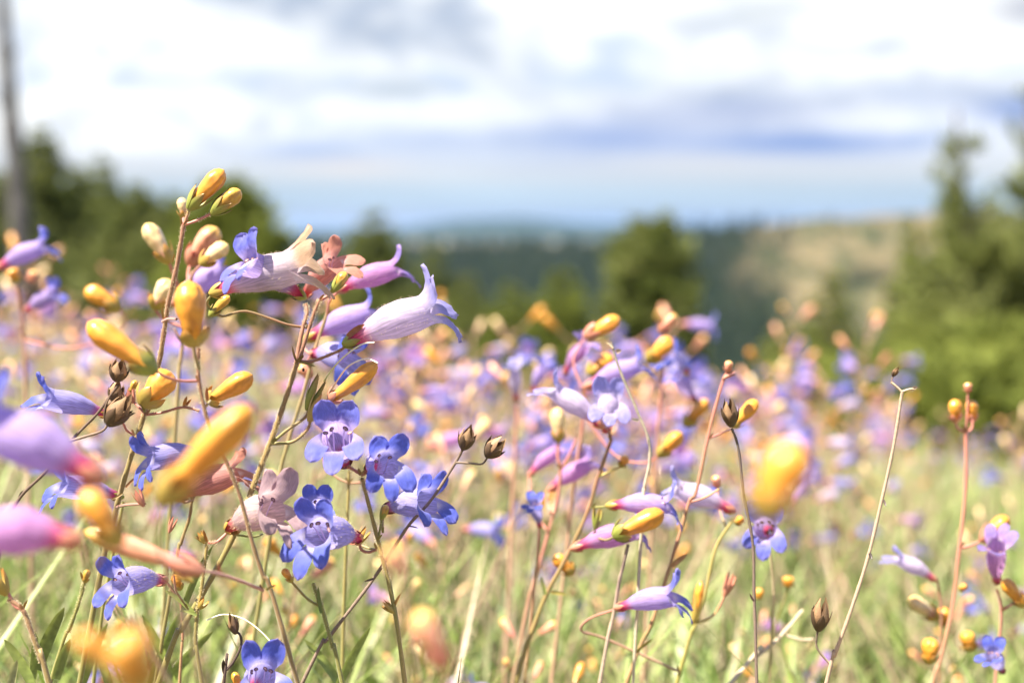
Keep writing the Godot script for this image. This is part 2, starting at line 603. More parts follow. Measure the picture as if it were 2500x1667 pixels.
# base and mouth in pixels; the mouth is at depth d; the flower points at the camera (+1) or away (-1) as far as its length asks
func flower(o: Node3D, bx: float, by: float, mx: float, my: float, d: float, style: String, facing := 0.0, opt := {}) -> MeshInstance3D:
	var length: float = opt.get("len", 0.0190)
	var mouth := px(mx, my, d)
	var lat := Vector2(mx - bx, my - by).length() / F * d
	var deep := sqrt(maxf(0.0, length * length - lat * lat)) * facing
	var base := px(bx, by, d + deep)
	var sc := (mouth - base).length()
	var seed_: int = opt.get("seed", int(bx * 3.0 + by) % 997)
	mouth_share = opt.get("mouth", 0.94 if facing > 0.5 else 0.76)
	lobe_share = opt.get("lobe", 1.0 if facing > 0.5 else 0.86)
	var parts := corolla(style, seed_, opt.get("up", 85.0), opt.get("low", 72.0), opt.get("spread", 0.8), opt.get("fine", true))
	var bs := frame(base, mouth, opt.get("roll", 0.0)).scaled(Vector3.ONE * sc)
	bs = frame(base, mouth, opt.get("roll", 0.0)) * Basis.from_scale(Vector3(sc, sc * opt.get("fat", 1.0), sc * opt.get("fat", 1.0)))
	var fl := part("flower", parts[0], M.petal, o, Transform3D(bs, base - o.position))
	for q in 5:
		part("petal", parts[1 + q], M.petal, fl)
	var cal: String = opt.get("calyx", "green")
	part("calyx", calyx_mesh(cal), M.calyx, fl, Transform3D(Basis.from_scale(Vector3(0.21, 0.088, 0.088)), Vector3(-0.05, 0, 0)))
	if opt.get("fuzz", false):
		var hx := []
		for i in 420:
			var t := rng.randf_range(0.15, 0.98)
			var a := rng.randf() * TAU
			var p0 := tube_point(t, a)
			var nd := Vector3(-0.15, cos(a), sin(a)).normalized()
			var l := rng.randf_range(0.012, 0.028)
			hx.append(Transform3D(frame(Vector3.ZERO, nd + Vector3(rng.randf_range(-0.3, 0.3), rng.randf_range(-0.2, 0.2), 0)) * Basis.from_scale(Vector3(l, l * 0.7, l * 0.7)), p0))
		if not cache.has("hair"):
			hair(o, PackedVector3Array([Vector3.ZERO, Vector3(0, 0.001, 0), Vector3(0, 0.002, 0)]), 0.0002, 3)
		scatter("flower_hair", cache["hair"], M.hair, hx, [], fl)
	if opt.get("stamens", facing > 0.0):
		for q in 3 + seed_ % 2:
			var a: float = [0.42, -0.42, 0.95, -0.95][q]
			var rad := 0.12 if q < 2 else 0.14
			var jig := Vector3(0, sin(seed_ * 1.7 + q * 2.0), cos(seed_ * 2.3 + q * 3.1)) * 0.014
			var at := Vector3(0.9 + 0.04 * (q / 2), [0.116, 0.104, 0.058, 0.066][q], [0.06, -0.064, 0.118, -0.12][q]) + jig
			part("anther", anther_mesh(), M.anther, fl, Transform3D(Basis.from_euler(Vector3(a * 0.6, 0.3 * signf(a), 0.0)) * Basis.from_euler(Vector3(sin(seed_ + q * 2.2) * 0.8, 0.5 * cos(seed_ * 1.3 + q), 0)) * Basis.from_scale(Vector3.ONE * 0.68), at))
			var th := Surf.new()
			th.tube(smooth_path(PackedVector3Array([Vector3(0.25, -0.06, sin(a) * 0.05), Vector3(0.6, -0.1, sin(a) * 0.13), Vector3(0.83, cos(a) * rad * 0.4, sin(a) * rad * 1.1), at]), 4), PackedFloat32Array([0.009, 0.009, 0.009, 0.009, 0.009, 0.009, 0.009, 0.009, 0.009, 0.009, 0.009, 0.009, 0.008]), PackedColorArray(range(13).map(func(_i): return lin(0.70, 0.56, 0.80))), 5)
			part("filament", th.mesh(), M.thread, fl)
	return fl


func bud(o: Node3D, bx: float, by: float, tx: float, ty: float, d: float, width: float, kind := "amber", opt := {}) -> void:
	var base := px(bx, by, d)
	var tip := px(tx, ty, d + opt.get("dz", 0.0))
	var l := (tip - base).length()
	var w := width / F * d
	var seed_: int = opt.get("seed", int(bx + by) % 5)
	var xf := Transform3D(frame(base, tip, opt.get("roll", seed_ * 50.0)) * Basis.from_scale(Vector3(l, w, w)), base - o.position)
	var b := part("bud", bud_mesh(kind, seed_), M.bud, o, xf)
	var cl: float = opt.get("calyx_len", 0.42)
	part("calyx", calyx_mesh(opt.get("calyx", "amber" if kind != "salmon" else "pink")), M.calyx, b, Transform3D(Basis.from_scale(Vector3(cl, 0.46 + 0.02 * seed_, 0.45)), Vector3(-0.03, 0, 0)))


func husk(o: Node3D, bx: float, by: float, tx: float, ty: float, d: float, width: float, kind := "green") -> void:
	# a calyx that has lost its flower
	var base := px(bx, by, d)
	var tip := px(tx, ty, d)
	var w := width / F * d
	part("empty_calyx", calyx_mesh(kind), M.calyx, o, Transform3D(frame(base, tip) * Basis.from_scale(Vector3((tip - base).length(), w * 0.5, w * 0.5)), base - o.position))


func capsule(o: Node3D, bx: float, by: float, tx: float, ty: float, d: float, width: float, seed_ := 0) -> void:
	var base := px(bx, by, d)
	var tip := px(tx, ty, d - 0.002)
	var w := width / F * d
	var c := part("seed_capsule", capsule_mesh(seed_), M.husk, o, Transform3D(frame(base, tip, seed_ * 31.0) * Basis.from_scale(Vector3((tip - base).length(), w, w)), base - o.position))
	part("calyx", calyx_mesh("dry"), M.husk, c, Transform3D(Basis.from_scale(Vector3(0.72, 0.52, 0.52)), Vector3(-0.02, 0, 0)))


func bract(o: Node3D, x: float, y: float, tx: float, ty: float, d: float, w_px: float, c := Color(0.45, 0.28, 0.08)) -> void:
	var a := px(x, y, d) - o.position
	var b := px(tx, ty, d - 0.001) - o.position
	var s := Surf.new()
	var up := (b - a)
	var side := up.cross(cam_basis.z).normalized()
	s.blade(a, up.normalized(), side, up.length(), w_px / F * d, side * up.length() * 0.12, c, c * 0.8, 4, 0.6)
	part("bract", s.mesh(), M.leaf, o)


func leaf(o: Node3D, x: float, y: float, tx: float, ty: float, d: float, w_px: float, bend := 0.1, c := Color(0.27, 0.34, 0.09)) -> void:
	var a := px(x, y, d) - o.position
	var b := px(tx, ty, d) - o.position
	var s := Surf.new()
	var up := b - a
	var side := up.cross(cam_basis.z.rotated(Vector3.UP, 0.5)).normalized()
	s.blade(a - side * up.length() * bend, up.normalized(), side, up.length(), w_px / F * d, side * up.length() * bend, c, c.lerp(Color(0.3, 0.32, 0.08), 0.5), 8, 0.5)
	part("leaf", s.mesh(), M.leaf, o)


# ---------------------------------------------------------------- camera, sky, sun
func set_camera() -> void:
	var cam := Camera3D.new()
	cam.name = "camera"
	cam.position = EYE
	cam.basis = cam_basis
	var at := CameraAttributesPhysical.new()
	at.frustum_focal_length = 55.4
	at.frustum_focus_distance = FOCUS
	at.frustum_near = 0.01
	at.frustum_far = 40000.0
	at.exposure_aperture = 9.0
	add_child(cam)
	cam.attributes = at
	cam.fov = 2.0 * rad_to_deg(atan(833.5 / F))
	cam.near = 0.01
	cam.far = 40000.0
	cam.current = true


func set_sky() -> void:
	var nz := FastNoiseLite.new()
	nz.seed = 11
	nz.frequency = 1.0
	nz.fractal_octaves = 5
	var nz2 := FastNoiseLite.new()
	nz2.seed = 57
	nz2.frequency = 1.0
	nz2.fractal_octaves = 4
	var w := 2048
	var h := 1024
	var im := Image.create(w, h, false, Image.FORMAT_RGBF)
	im.fill(Color(0.40, 0.50, 0.68))
	# banks of cloud where the photograph has them: azimuth and height in pixels, half widths, strength, colour
	var banks := [
		[1960, 358, 380, 30, 0.9, Color(0.22, 0.36, 0.74)], [1480, 340, 260, 46, 0.62, Color(0.36, 0.48, 0.80)], [2250, 245, 240, 46, 0.4, Color(0.46, 0.55, 0.76)], [1080, 350, 260, 30, 0.5, Color(0.46, 0.57, 0.84)],
		[1780, 285, 320, 50, 0.55, Color(0.46, 0.54, 0.77)], [2470, 290, 150, 36, 0.6, Color(0.28, 0.40, 0.74)],
		[760, 372, 130, 20, 0.55, Color(0.36, 0.50, 0.83)], [960, 222, 140, 36, 0.6, Color(0.56, 0.65, 0.76)],
		[1290, 165, 45, 70, 0.35, Color(0.62, 0.70, 0.82)], [700, 225, 90, 40, 0.35, Color(0.64, 0.71, 0.80)],
		[380, 205, 90, 16, 0.4, Color(0.58, 0.68, 0.76)], [240, 288, 90, 14, 0.4, Color(0.62, 0.68, 0.78)],
		[1850, 42, 160, 34, 0.45, Color(0.60, 0.67, 0.74)], [2480, 60, 110, 46, 0.6, Color(0.54, 0.57, 0.66)],
		[2010, 140, 100, 26, 0.3, Color(0.66, 0.74, 0.80)], [950, 335, 330, 50, 0.4, Color(0.60, 0.70, 0.90)],
		[130, 60, 120, 50, 0.25, Color(0.72, 0.78, 0.84)], [1250, 400, 900, 22, 0.35, Color(0.55, 0.66, 0.86)],
		[860, 412, 130, 12, 0.6, Color(0.86, 0.80, 0.78)], [1700, 398, 260, 14, 0.5, Color(0.74, 0.76, 0.80)],
		[900, 545, 260, 16, 0.45, Color(0.64, 0.62, 0.72)],
	]
	for y in h / 2 + 2:
		var v := (y + 0.5) / h * PI
		var el := PI * 0.5 - v
		var dy := sin(el)
		var cy := cos(el)
		for x in w:
			var az := (x + 0.5) / w * TAU
			if az > PI:
				az -= TAU
			var k := 0.32 / (maxf(dy, 0.0) + 0.07)
			var a := sin(az) * cy * k
			var b := -cos(az) * cy * k
			var n1 := nz.get_noise_3d(a, el * 2.0, b)
			var n2 := nz2.get_noise_3d(a * 0.8 + 5.0, el * 3.0, b * 0.8)
			var dir := Vector3(sin(az) * cy, dy, -cos(az) * cy)
			var puff := nz.get_noise_3d(dir.x * 9.0 + 3.0, dir.y * 22.0, dir.z * 9.0) * 0.6 + nz2.get_noise_3d(dir.x * 17.0, dir.y * 34.0, dir.z * 17.0) * 0.4
			var high := smoothstep(0.13, 0.26, el)
			var gap := Color(0.66, 0.77, 0.95).lerp(Color(0.27, 0.42, 0.82), high)
			var c := gap.lerp(Color(1.16, 1.19, 1.2), smoothstep(-0.40 + 0.28 * high, -0.05 + 0.36 * high, n1 * 0.6 + puff * 0.7))
			c = c.lerp(Color(0.56, 0.64, 0.77), smoothstep(-0.04, 0.62, n2 * 0.5 + puff * 0.8) * 1.1)
			c = c * (1.0 + 0.10 * nz2.get_noise_3d(dir.x * 40.0, dir.y * 90.0, dir.z * 40.0))
			var yy := 545.0 - F * el
			var low := smoothstep(330.0, 420.0, yy)
			if low > 0.0:
				var hz := Color(0.74, 0.78, 0.82).lerp(Color(0.54, 0.68, 0.82), smoothstep(410.0, 475.0, yy)).lerp(Color(0.38, 0.49, 0.74), smoothstep(485.0, 550.0, yy))
				hz = hz * (1.0 + 0.12 * n1)
				c = c.lerp(hz, low)
			if absf(az) < 0.6 and el < 0.2:
				var xx := 1250.0 + F * az
				var wob := n1 * 40.0
				for q in banks:
					var ex: float = (xx - q[0] + wob) / q[2]
					var ey: float = (yy - q[1] + wob * 0.35) / q[3]
					var e2 := ex * ex + ey * ey
					if e2 < 6.0:
						c = c.lerp(q[5], minf(1.0, q[4] * 1.6) * exp(-e2))
			im.set_pixel(x, y, c)
	var sm := PanoramaSkyMaterial.new()
	sm.panorama = ImageTexture.create_from_image(im)
	sm.energy_multiplier = 0.275
	var sky := Sky.new()
	sky.sky_material = sm
	var e := Environment.new()
	e.background_mode = Environment.BG_SKY
	e.sky = sky
	e.tonemap_mode = Environment.TONE_MAPPER_LINEAR
	e.tonemap_exposure = 3.9
	e.sdfgi_enabled = true
	e.ssao_enabled = true
	e.ssil_enabled = true
	e.fog_enabled = true
	e.fog_light_color = Color(0.62, 0.79, 1.0)
	e.fog_density = 0.00003
	var we := WorldEnvironment.new()
	we.name = "environment"
	we.environment = e
	add_child(we)
	var sun := DirectionalLight3D.new()
	sun.name = "sun"
	sun.light_energy = 1.6
	sun.light_color = Color(1.0, 0.955, 0.87)
	sun.light_angular_distance = 0.5
	sun.shadow_enabled = true
	add_child(sun)
	sun.look_at_from_position(Vector3(-0.42, 0.86, 0.26), Vector3.ZERO, Vector3(0, 0, 1))


# ---------------------------------------------------------------- ground, hills
func ring_sheet(radii: Array, turns: int, height: Callable, tint: Callable) -> ArrayMesh:
	var p := PackedVector3Array()
	var c := PackedColorArray()
	for r in radii:
		for j in turns + 1:
			var a := TAU * (j % turns) / turns
			var x: float = sin(a) * r
			var z: float = -cos(a) * r
			p.append(Vector3(x, height.call(x, z), z))
			c.append(tint.call(x, z))
	var s := Surf.new()
	s.grid(radii.size(), turns + 1, p, c, true, false)
	return s.mesh()


func ridge(called: String, crest: Array, near: float, far: float, foot: float, tint: Callable, x0: float, x1: float, step: float, bump: float) -> void:
	var p := PackedVector3Array()
	var c := PackedColorArray()
	var cnt := int((x1 - x0) / step) + 1
	var rows := 26
	for i in rows:
		for j in cnt:
			var xx := x0 + step * j
			var az := (xx - 1250.0) / F
			var pos := ridge_point(crest, near, far, foot, xx, float(i) / (rows - 5.0), bump)
			p.append(pos)
			c.append(tint.call(xx, pos))
	var s := Surf.new()
	s.grid(rows, cnt, p, c, false, false)
	structure(called, s.mesh(), M.far_ground)


func ridge_point(crest: Array, near: float, far: float, foot: float, xx: float, u: float, bump: float) -> Vector3:
	var az := (xx - 1250.0) / F
	var r := lerpf(near, far, u)
	var xs := []
	var ys := []
	for q in crest.size() / 2:
		xs.append(float(crest[q * 2]))
		ys.append(float(crest[q * 2 + 1]))
	var top: float = EYE.y + (545.0 - lut(xs, ys, xx)) / F * far
	var y: float
	if u <= 1.0:
		y = lerpf(foot, top, pow(u, 1.15) * (1.6 - 0.6 * u))
	else:
		y = lerpf(top, foot, (u - 1.0) * 2.0)
	var at := Vector3(sin(az) * r, y, -cos(az) * r)
	at.y += rough_noise.get_noise_2d(at.x * 30.0 / bump, at.z * 30.0 / bump) * bump * (0.35 if absf(u - 1.0) < 0.1 else 1.0)
	return at


func set_land() -> void:
	var radii := [0.02]
	var r := 0.12
	while r < 130.0:
		radii.append(r)
		r *= 1.075
	var soil := func(x: float, z: float) -> Color:
		var k := rough_noise.get_noise_2d(x * 90.0, z * 90.0) * 0.5 + 0.5
		return lin(0.34, 0.25, 0.17).lerp(lin(0.22, 0.21, 0.09), clampf(k + smoothstep(6.0, 20.0, Vector2(x, z).length()) * 0.5, 0.0, 1.0))
	structure("meadow_ground", ring_sheet(radii, 160, ground, soil), M.soil)
	var far := [95.0, 130.0, 180.0, 260.0, 380.0, 550.0, 800.0, 1200.0, 1800.0, 2600.0, 3800.0, 5500.0, 8000.0, 12000.0, 17000.0]
	var valley := func(x: float, z: float) -> float:
		var d := Vector2(x, z).length()
		var t := lerpf(-110.0, -70.0, smoothstep(2500.0, 12000.0, d))
		return lerpf(ground(x, z) - 1.5, t, smoothstep(70.0, 520.0, d))
	var plain := func(x: float, z: float) -> Color:
		var d := Vector2(x, z).length()
		var k := rough_noise.get_noise_2d(x * 0.09, z * 0.09) * 0.5 + 0.5
		return lin(0.05, 0.07, 0.03).lerp(lin(0.40, 0.34, 0.24), smoothstep(2400.0, 5000.0, d) * (0.35 + 0.65 * k))
	structure("valley_floor", ring_sheet(far, 128, valley, plain), M.far_ground)
	var forest_hill := func(xx: float, at: Vector3) -> Color:
		return lin(0.04, 0.055, 0.03)
	ridge("distant_hills", [-3000, 540, -800, 548, 300, 556, 760, 562, 960, 558, 1120, 536, 1280, 532, 1420, 545, 1700, 552, 2600, 540, 5500, 548], 8200.0, 9600.0, -90.0, forest_hill, -2800.0, 5300.0, 60.0, 14.0)
	var crest := [-3000, 540, -500, 560, 400, 580, 740, 592, 1000, 600, 1450, 594, 1700, 565, 2000, 533, 2350, 516, 2800, 510, 4000, 560, 5500, 580]
	var wooded := func(xx: float, at: Vector3) -> Color:
		var clear := smoothstep(1700.0, 1980.0, xx) * smoothstep(-16.0, 8.0, at.y + 30.0 + 52.0 * smoothstep(1720.0, 2150.0, xx) + 26.0 * rough_noise.get_noise_2d(xx * 0.7, at.y * 5.0)) * smoothstep(0.25, 0.5, rough_noise.get_noise_2d(at.x * 0.5, at.z * 0.5) * 0.5 + 0.62)
		return lin(0.017, 0.024, 0.014).lerp(lin(0.24, 0.20, 0.12).lerp(lin(0.075, 0.09, 0.045), smoothstep(-0.12, 0.3, rough_noise.get_noise_2d(xx * 0.9 + 300.0, at.y * 9.0))), clear * 0.9)  # wooded ground tinted darker: cloud shade over the ridge is in the colour
	ridge("forested_ridge", crest, 620.0, 1500.0, -112.0, wooded, -2600.0, 5200.0, 36.0, 9.0)
	# the wood on the ridge, as one mass of small trees
	var xs := []
	var cs := []
	var g := RandomNumberGenerator.new()
	g.seed = 8
	var tree := Surf.new()
	for tier in 4:
		var y0 := 0.05 + tier * 0.22
		var ps := PackedVector3Array()
		var pc := PackedColorArray()
		for i in 2:
			for j in 8:
				var a := TAU * (j % 7) / 7.0 + tier
				var rr := (0.24 - tier * 0.05) * (1.0 + 0.3 * sin(j * 2.7 + tier)) if i == 0 else 0.01
				ps.append(Vector3(cos(a) * rr, y0 if i == 0 else y0 + 0.34, sin(a) * rr))
				pc.append(Color(1, 1, 1))
		tree.grid(2, 8, ps, pc, true)
	for i in 5200:
		var xx := g.randf_range(-1200.0, 3800.0)
		var u := sqrt(g.randf_range(0.05, 1.02))
		var at := ridge_point(crest, 620.0, 1500.0, -112.0, xx, u, 9.0)
		var open := smoothstep(1700.0, 1980.0, xx) * smoothstep(-76.0, -44.0, at.y)
		if g.randf() < open * 0.96:
			continue
		var hh := g.randf_range(7.0, 15.0)
		xs.append(Transform3D(Basis(Vector3.UP, g.randf() * TAU) * Basis.from_scale(Vector3(hh * 0.9, hh, hh * 0.9)), at - Vector3(0, 0.8, 0)))
		var k := g.randf()
		cs.append(lin(0.014, 0.023, 0.014).lerp(lin(0.030, 0.038, 0.022), k))  # tree tints carry the ridge's cloud shade, painted into the colour
	scatter("ridge_forest", tree.mesh(), M.far_needle, xs, cs, self, "conifer forest covering the distant ridge, cloud shade put into its colour", "forest")


# ---------------------------------------------------------------- trees
func bough_mesh(seed_: int) -> ArrayMesh:
	# a bough of unit length along +X: side twigs in a ragged flat fan, each with needle tufts
	var key := "bough%d" % seed_
	if cache.has(key):
		return cache[key]
	var g := RandomNumberGenerator.new()
	g.seed = seed_
	var s := Surf.new()
	for i in 26:
		var u := g.randf_range(0.12, 1.0)
		var side_ := -1.0 if i % 2 == 0 else 1.0
		var tw := Vector3(g.randf_range(0.5, 0.9), g.randf_range(-0.25, 0.35), side_ * g.randf_range(0.3, 0.9)).normalized()
		var tl := (0.36 * (1.0 - u) + 0.10) * g.randf_range(0.7, 1.25)
		var root := Vector3(u, -0.10 * sin(u * 2.6), 0.03 * sin(u * 9.0))
		for k in 7:
			var at := root + tw * tl * (k / 6.0)
			var dir := (tw + Vector3(g.randf_range(-0.5, 0.5), g.randf_range(-0.5, 0.8), g.randf_range(-0.6, 0.6))).normalized()
			var side := dir.cross(Vector3(g.randf_range(-1, 1), 1.0, g.randf_range(-1, 1)).normalized()).normalized()
			var l := g.randf_range(0.09, 0.17)
			var tri := [at + side * 0.034, at - side * 0.034, at + dir * l]
			var nn: Vector3 = (tri[2] - tri[0]).cross(tri[1] - tri[0]).normalized()
			var o := s.v.size()
			var tone := Color(1, 1, 1).lerp(Color(0.72, 0.78, 0.7), g.randf())
			for p in tri:
				s.v.append(p)
				s.n.append(nn)
				s.c.append(tone)
				s.t.append(Vector2.ZERO)
			s.ix.append_array([o, o + 1, o + 2])
	cache[key] = s.mesh()
	return cache[key]


# form(u) gives crown radius over height u in 0..1 as a share of the widest
func tree(called: String, label: String, x: float, top: float, width: float, d: float, form: Array, c0: Color, c1: Color, density := 700, lift := 0.1, lean := 0.0, bare := 0.12, group := "trees beyond the meadow") -> void:
	var tip := px(x, top, d)
	var gy := ground(tip.x, tip.z) - 0.1
	var hgt := tip.y - gy
	var w := width / F * d
	var g := RandomNumberGenerator.new()
	g.seed = int(x * 7.0 + top)
	var o := thing(called, label, "tree", Vector3(tip.x - lean * hgt, gy, tip.z), group)
	var tr := PackedVector3Array()
	for i in 8:
		var u := i / 7.0
		tr.append(Vector3(lean * hgt * u + 0.02 * hgt * sin(u * 5.0) * 0.3, hgt * u * 0.97, 0.01 * hgt * sin(u * 4.0)))
	part("trunk", taper(tr, hgt * 0.022 + 0.02, 0.012, lin(0.13, 0.09, 0.06), lin(0.17, 0.12, 0.08), 9), M.bark, o)
	var limbs := Surf.new()
	var xs := [[], [], []]
	var cs := [[], [], []]
	var us := [0.0, 0.2, 0.4, 0.6, 0.8, 1.0]
	var boughs := density / 4
	for i in boughs:
		# in loose whorls
		var u := bare + (1.0 - bare) * clampf((floorf(pow(g.randf(), 0.9) * 17.0) + g.randf_range(-0.25, 0.25)) / 17.0, 0.0, 0.985)
		var rad := lut(us, form, (u - bare) / (1.0 - bare)) * w * 0.5 * g.randf_range(0.55, 1.2)
		rad = maxf(rad, (0.02 + 0.07 * (1.0 - u)) * w)
		var a := g.randf() * TAU
		var root := Vector3(lean * hgt * u, hgt * u, 0)
		var dir := Vector3(cos(a), lift + g.randf_range(-0.22, 0.22), sin(a)).normalized()
		var tipb := root + dir * rad
		var rr := maxf(0.006, rad * 0.022)
		limbs.tube(PackedVector3Array([root, root.lerp(tipb, 0.5) - Vector3(0, rad * 0.05, 0), root.lerp(tipb, 0.95)]), PackedFloat32Array([rr, rr * 0.6, rr * 0.2]), PackedColorArray([lin(0.14, 0.10, 0.07), lin(0.15, 0.11, 0.07), lin(0.16, 0.13, 0.07)]), 5)
		var c := c0.lerp(c1, g.randf())
		xs[i % 3].append(Transform3D(frame(Vector3.ZERO, dir, g.randf_range(-35, 35)) * Basis.from_scale(Vector3(rad, rad * 1.1, rad * 1.15)), root))
		cs[i % 3].append(c)
		var d2 := (dir + Vector3(g.randf_range(-0.5, 0.5), 0.35 + g.randf_range(0.0, 0.5), g.randf_range(-0.5, 0.5))).normalized()
		xs[(i + 1) % 3].append(Transform3D(frame(Vector3.ZERO, d2, g.randf() * 360.0) * Basis.from_scale(Vector3.ONE * rad * 0.6), root.lerp(tipb, g.randf_range(0.35, 0.6))))
		cs[(i + 1) % 3].append(c.lerp(c1, 0.3))
	part("limbs", limbs.mesh(), M.bark, o).set_meta("kind", "stuff")
	for k in 3:
		scatter("crown", bough_mesh(3 + k), M.needle, xs[k], cs[k], o)


func set_trees() -> void:
	var cone := [1.0, 0.86, 0.66, 0.47, 0.27, 0.05]
	var slim := [0.8, 0.95, 0.85, 0.6, 0.36, 0.06]
	var round_ := [0.7, 1.0, 0.9, 0.85, 0.8, 0.42]
	var bush := [0.8, 1.0, 1.0, 0.9, 0.7, 0.3]
	var dk := lin(0.11, 0.145, 0.04)
	var md := lin(0.19, 0.23, 0.06)
	var lt := lin(0.29, 0.31, 0.12)
	var yl := lin(0.29, 0.32, 0.075)
	tree("conifer_tree", "slim dark conifer with the tallest spire left of the meadow, right of the grey snag", 97, 286, 408, 34, cone, dk, lt, 1700)
	tree("conifer_tree", "conifer cut by the left edge of the photo, behind the grey snag", -10, 400, 455, 30, cone, dk, lt, 1700)
	tree("conifer_tree", "broad olive conifer just right of the slim dark spire", 190, 392, 414, 36, cone, md, lt, 1700)
	tree("conifer_tree", "pale grey-green far conifer spire rising behind the left tree row", 246, 345, 290, 48, cone, md, lt, 1360)
	tree("conifer_tree", "dense dark conifer left of the topmost amber buds", 330, 432, 455, 33, cone, dk, lt, 1700)
	tree("conifer_tree", "dark conifer directly behind the topmost amber buds", 425, 455, 414, 31, cone, dk, lt, 1530)
	tree("conifer_tree", "dim conifer in the second row between the snag and the slim spire", 45, 470, 455, 46, cone, dk, lt, 1360)
	tree("conifer_tree", "dim conifer in the second row below the olive conifer", 275, 490, 497, 44, cone, dk, lt, 1360)
	tree("conifer_tree", "low conifer in the second row above the row of pale buds", 480, 520, 469, 42, cone, dk, lt, 1360)
	tree("broadleaf_tree", "bright yellow-green bushy tree behind the upper left blossoms", 555, 418, 340, 22, [0.95, 1.0, 0.95, 0.8, 0.55, 0.12], md, yl, 1500, 0.35)
	tree("conifer_tree", "narrow olive conifer beyond the sharpest blossoms, left of centre", 912, 488, 525, 38, cone, md, lt, 1530)
	tree("conifer_tree", "small dim conifer right of the narrow olive conifer", 1062, 575, 441, 42, cone, md, lt, 1360)
	tree("conifer_tree", "short conifer low between two taller young trees at centre", 1140, 645, 441, 36, cone, md, lt, 1190)
	tree("conifer_tree", "young green fir left of the bright cone-shaped fir", 1250, 668, 504, 34, cone, md, yl, 1360)
	tree("conifer_tree", "bright green cone-shaped young fir left of the round-topped tree", 1372, 636, 525, 33, cone, md, yl, 1530)
	tree("conifer_tree", "half-hidden conifer between the narrow olive one and the small dim one", 985, 612, 399, 44, cone, md, lt, 1190)
	tree("conifer_tree", "low fir top between the two bright green firs", 1312, 705, 420, 37, cone, md, lt, 1190)
	tree("round_tree", "round-topped olive tree standing alone before the dark ridge", 1590, 512, 275, 36, [0.9, 1.0, 0.95, 0.92, 0.82, 0.34], md, lt, 1700, 0.4)
	tree("leaning_tree", "sloping olive tree on the hillside right of centre", 2040, 640, 300, 26, [1.0, 0.95, 0.8, 0.6, 0.4, 0.1], md, lt, 1000, 0.3, 0.1)
	tree("pine_tree", "tall pine with its leaning tip nearest the middle of the right-hand group", 2345, 236, 640, 13, [1.0, 0.95, 0.8, 0.52, 0.26, 0.06], md, lt, 270, 0.8, -0.09, 0.04)
	tree("pine_tree", "tallest pine at the right edge, mostly outside the photo", 2530, 165, 380, 14.5, [0.85, 1.0, 0.85, 0.62, 0.45, 0.15], md, lt, 230, 0.8, 0.0, 0.06)
	tree("pine_tree", "shorter leafy pine left of the tall right-edge pine", 2240, 500, 420, 14, [0.9, 1.0, 0.75, 0.5, 0.32, 0.08], md, yl, 300, 0.7, -0.04, 0.05)
	tree("shrub", "low green shrub at the foot of the right-hand pines", 2300, 815, 470, 8.5, bush, lt, yl, 1100, 0.6, 0.0, 0.0, "shrubs below the pines")
	tree("shrub", "wide dark green shrub at the right edge below the tall pine", 2480, 830, 520, 7.0, bush, md, yl, 1100, 0.6, 0.0, 0.0, "shrubs below the pines")
	tree("shrub", "near low green bush right of the tall pale dry stalk", 2330, 955, 640, 3.9, bush, md, yl, 1000, 0.6, 0.0, 0.0, "shrubs below the pines")
	tree("shrub", "near low green bush behind the forked tip of the pale dry stalk", 2085, 925, 520, 5.2, bush, md, yl, 900, 0.6, 0.0, 0.0, "shrubs below the pines")
	tree("shrub", "small olive bush behind the far meadow, right of the round-topped tree", 1930, 800, 260, 11, bush, md, lt, 700, 0.5, 0.0, 0.0, "shrubs below the pines")
	# the bare grey snag at the left edge
	var foot := px(60, 690, 23.0)
	foot.y = ground(foot.x, foot.z)
	var o := thing("dead_tree", "bare grey dead trunk leaning at the left edge of the photo", "dead tree", foot)
	var p := PackedVector3Array()
	for q in [[60, 760], [52, 600], [38, 420], [22, 250], [10, 90], [0, -60], [-6, -180]]:
		p.append(px(q[0], q[1], 23.0) - foot)
	p[0] = Vector3.ZERO
	part("trunk", taper(smooth_path(p), 0.19, 0.06, lin(0.11, 0.105, 0.115), lin(0.14, 0.14, 0.15), 10), M.bark, o)
	for q in [[40, 440, 75, 405], [25, 280, -15, 235], [15, 150, 50, 110], [47, 540, 10, 505]]:
		part("branch_stub", taper(PackedVector3Array([px(q[0], q[1], 23.0) - foot, px((q[0] + q[2]) * 0.5, (q[1] + q[3]) * 0.5 + 6, 22.9) - foot, px(q[2], q[3], 22.8) - foot]), 0.035, 0.008, lin(0.2, 0.19, 0.19), lin(0.26, 0.26, 0.27), 6), M.bark, o)


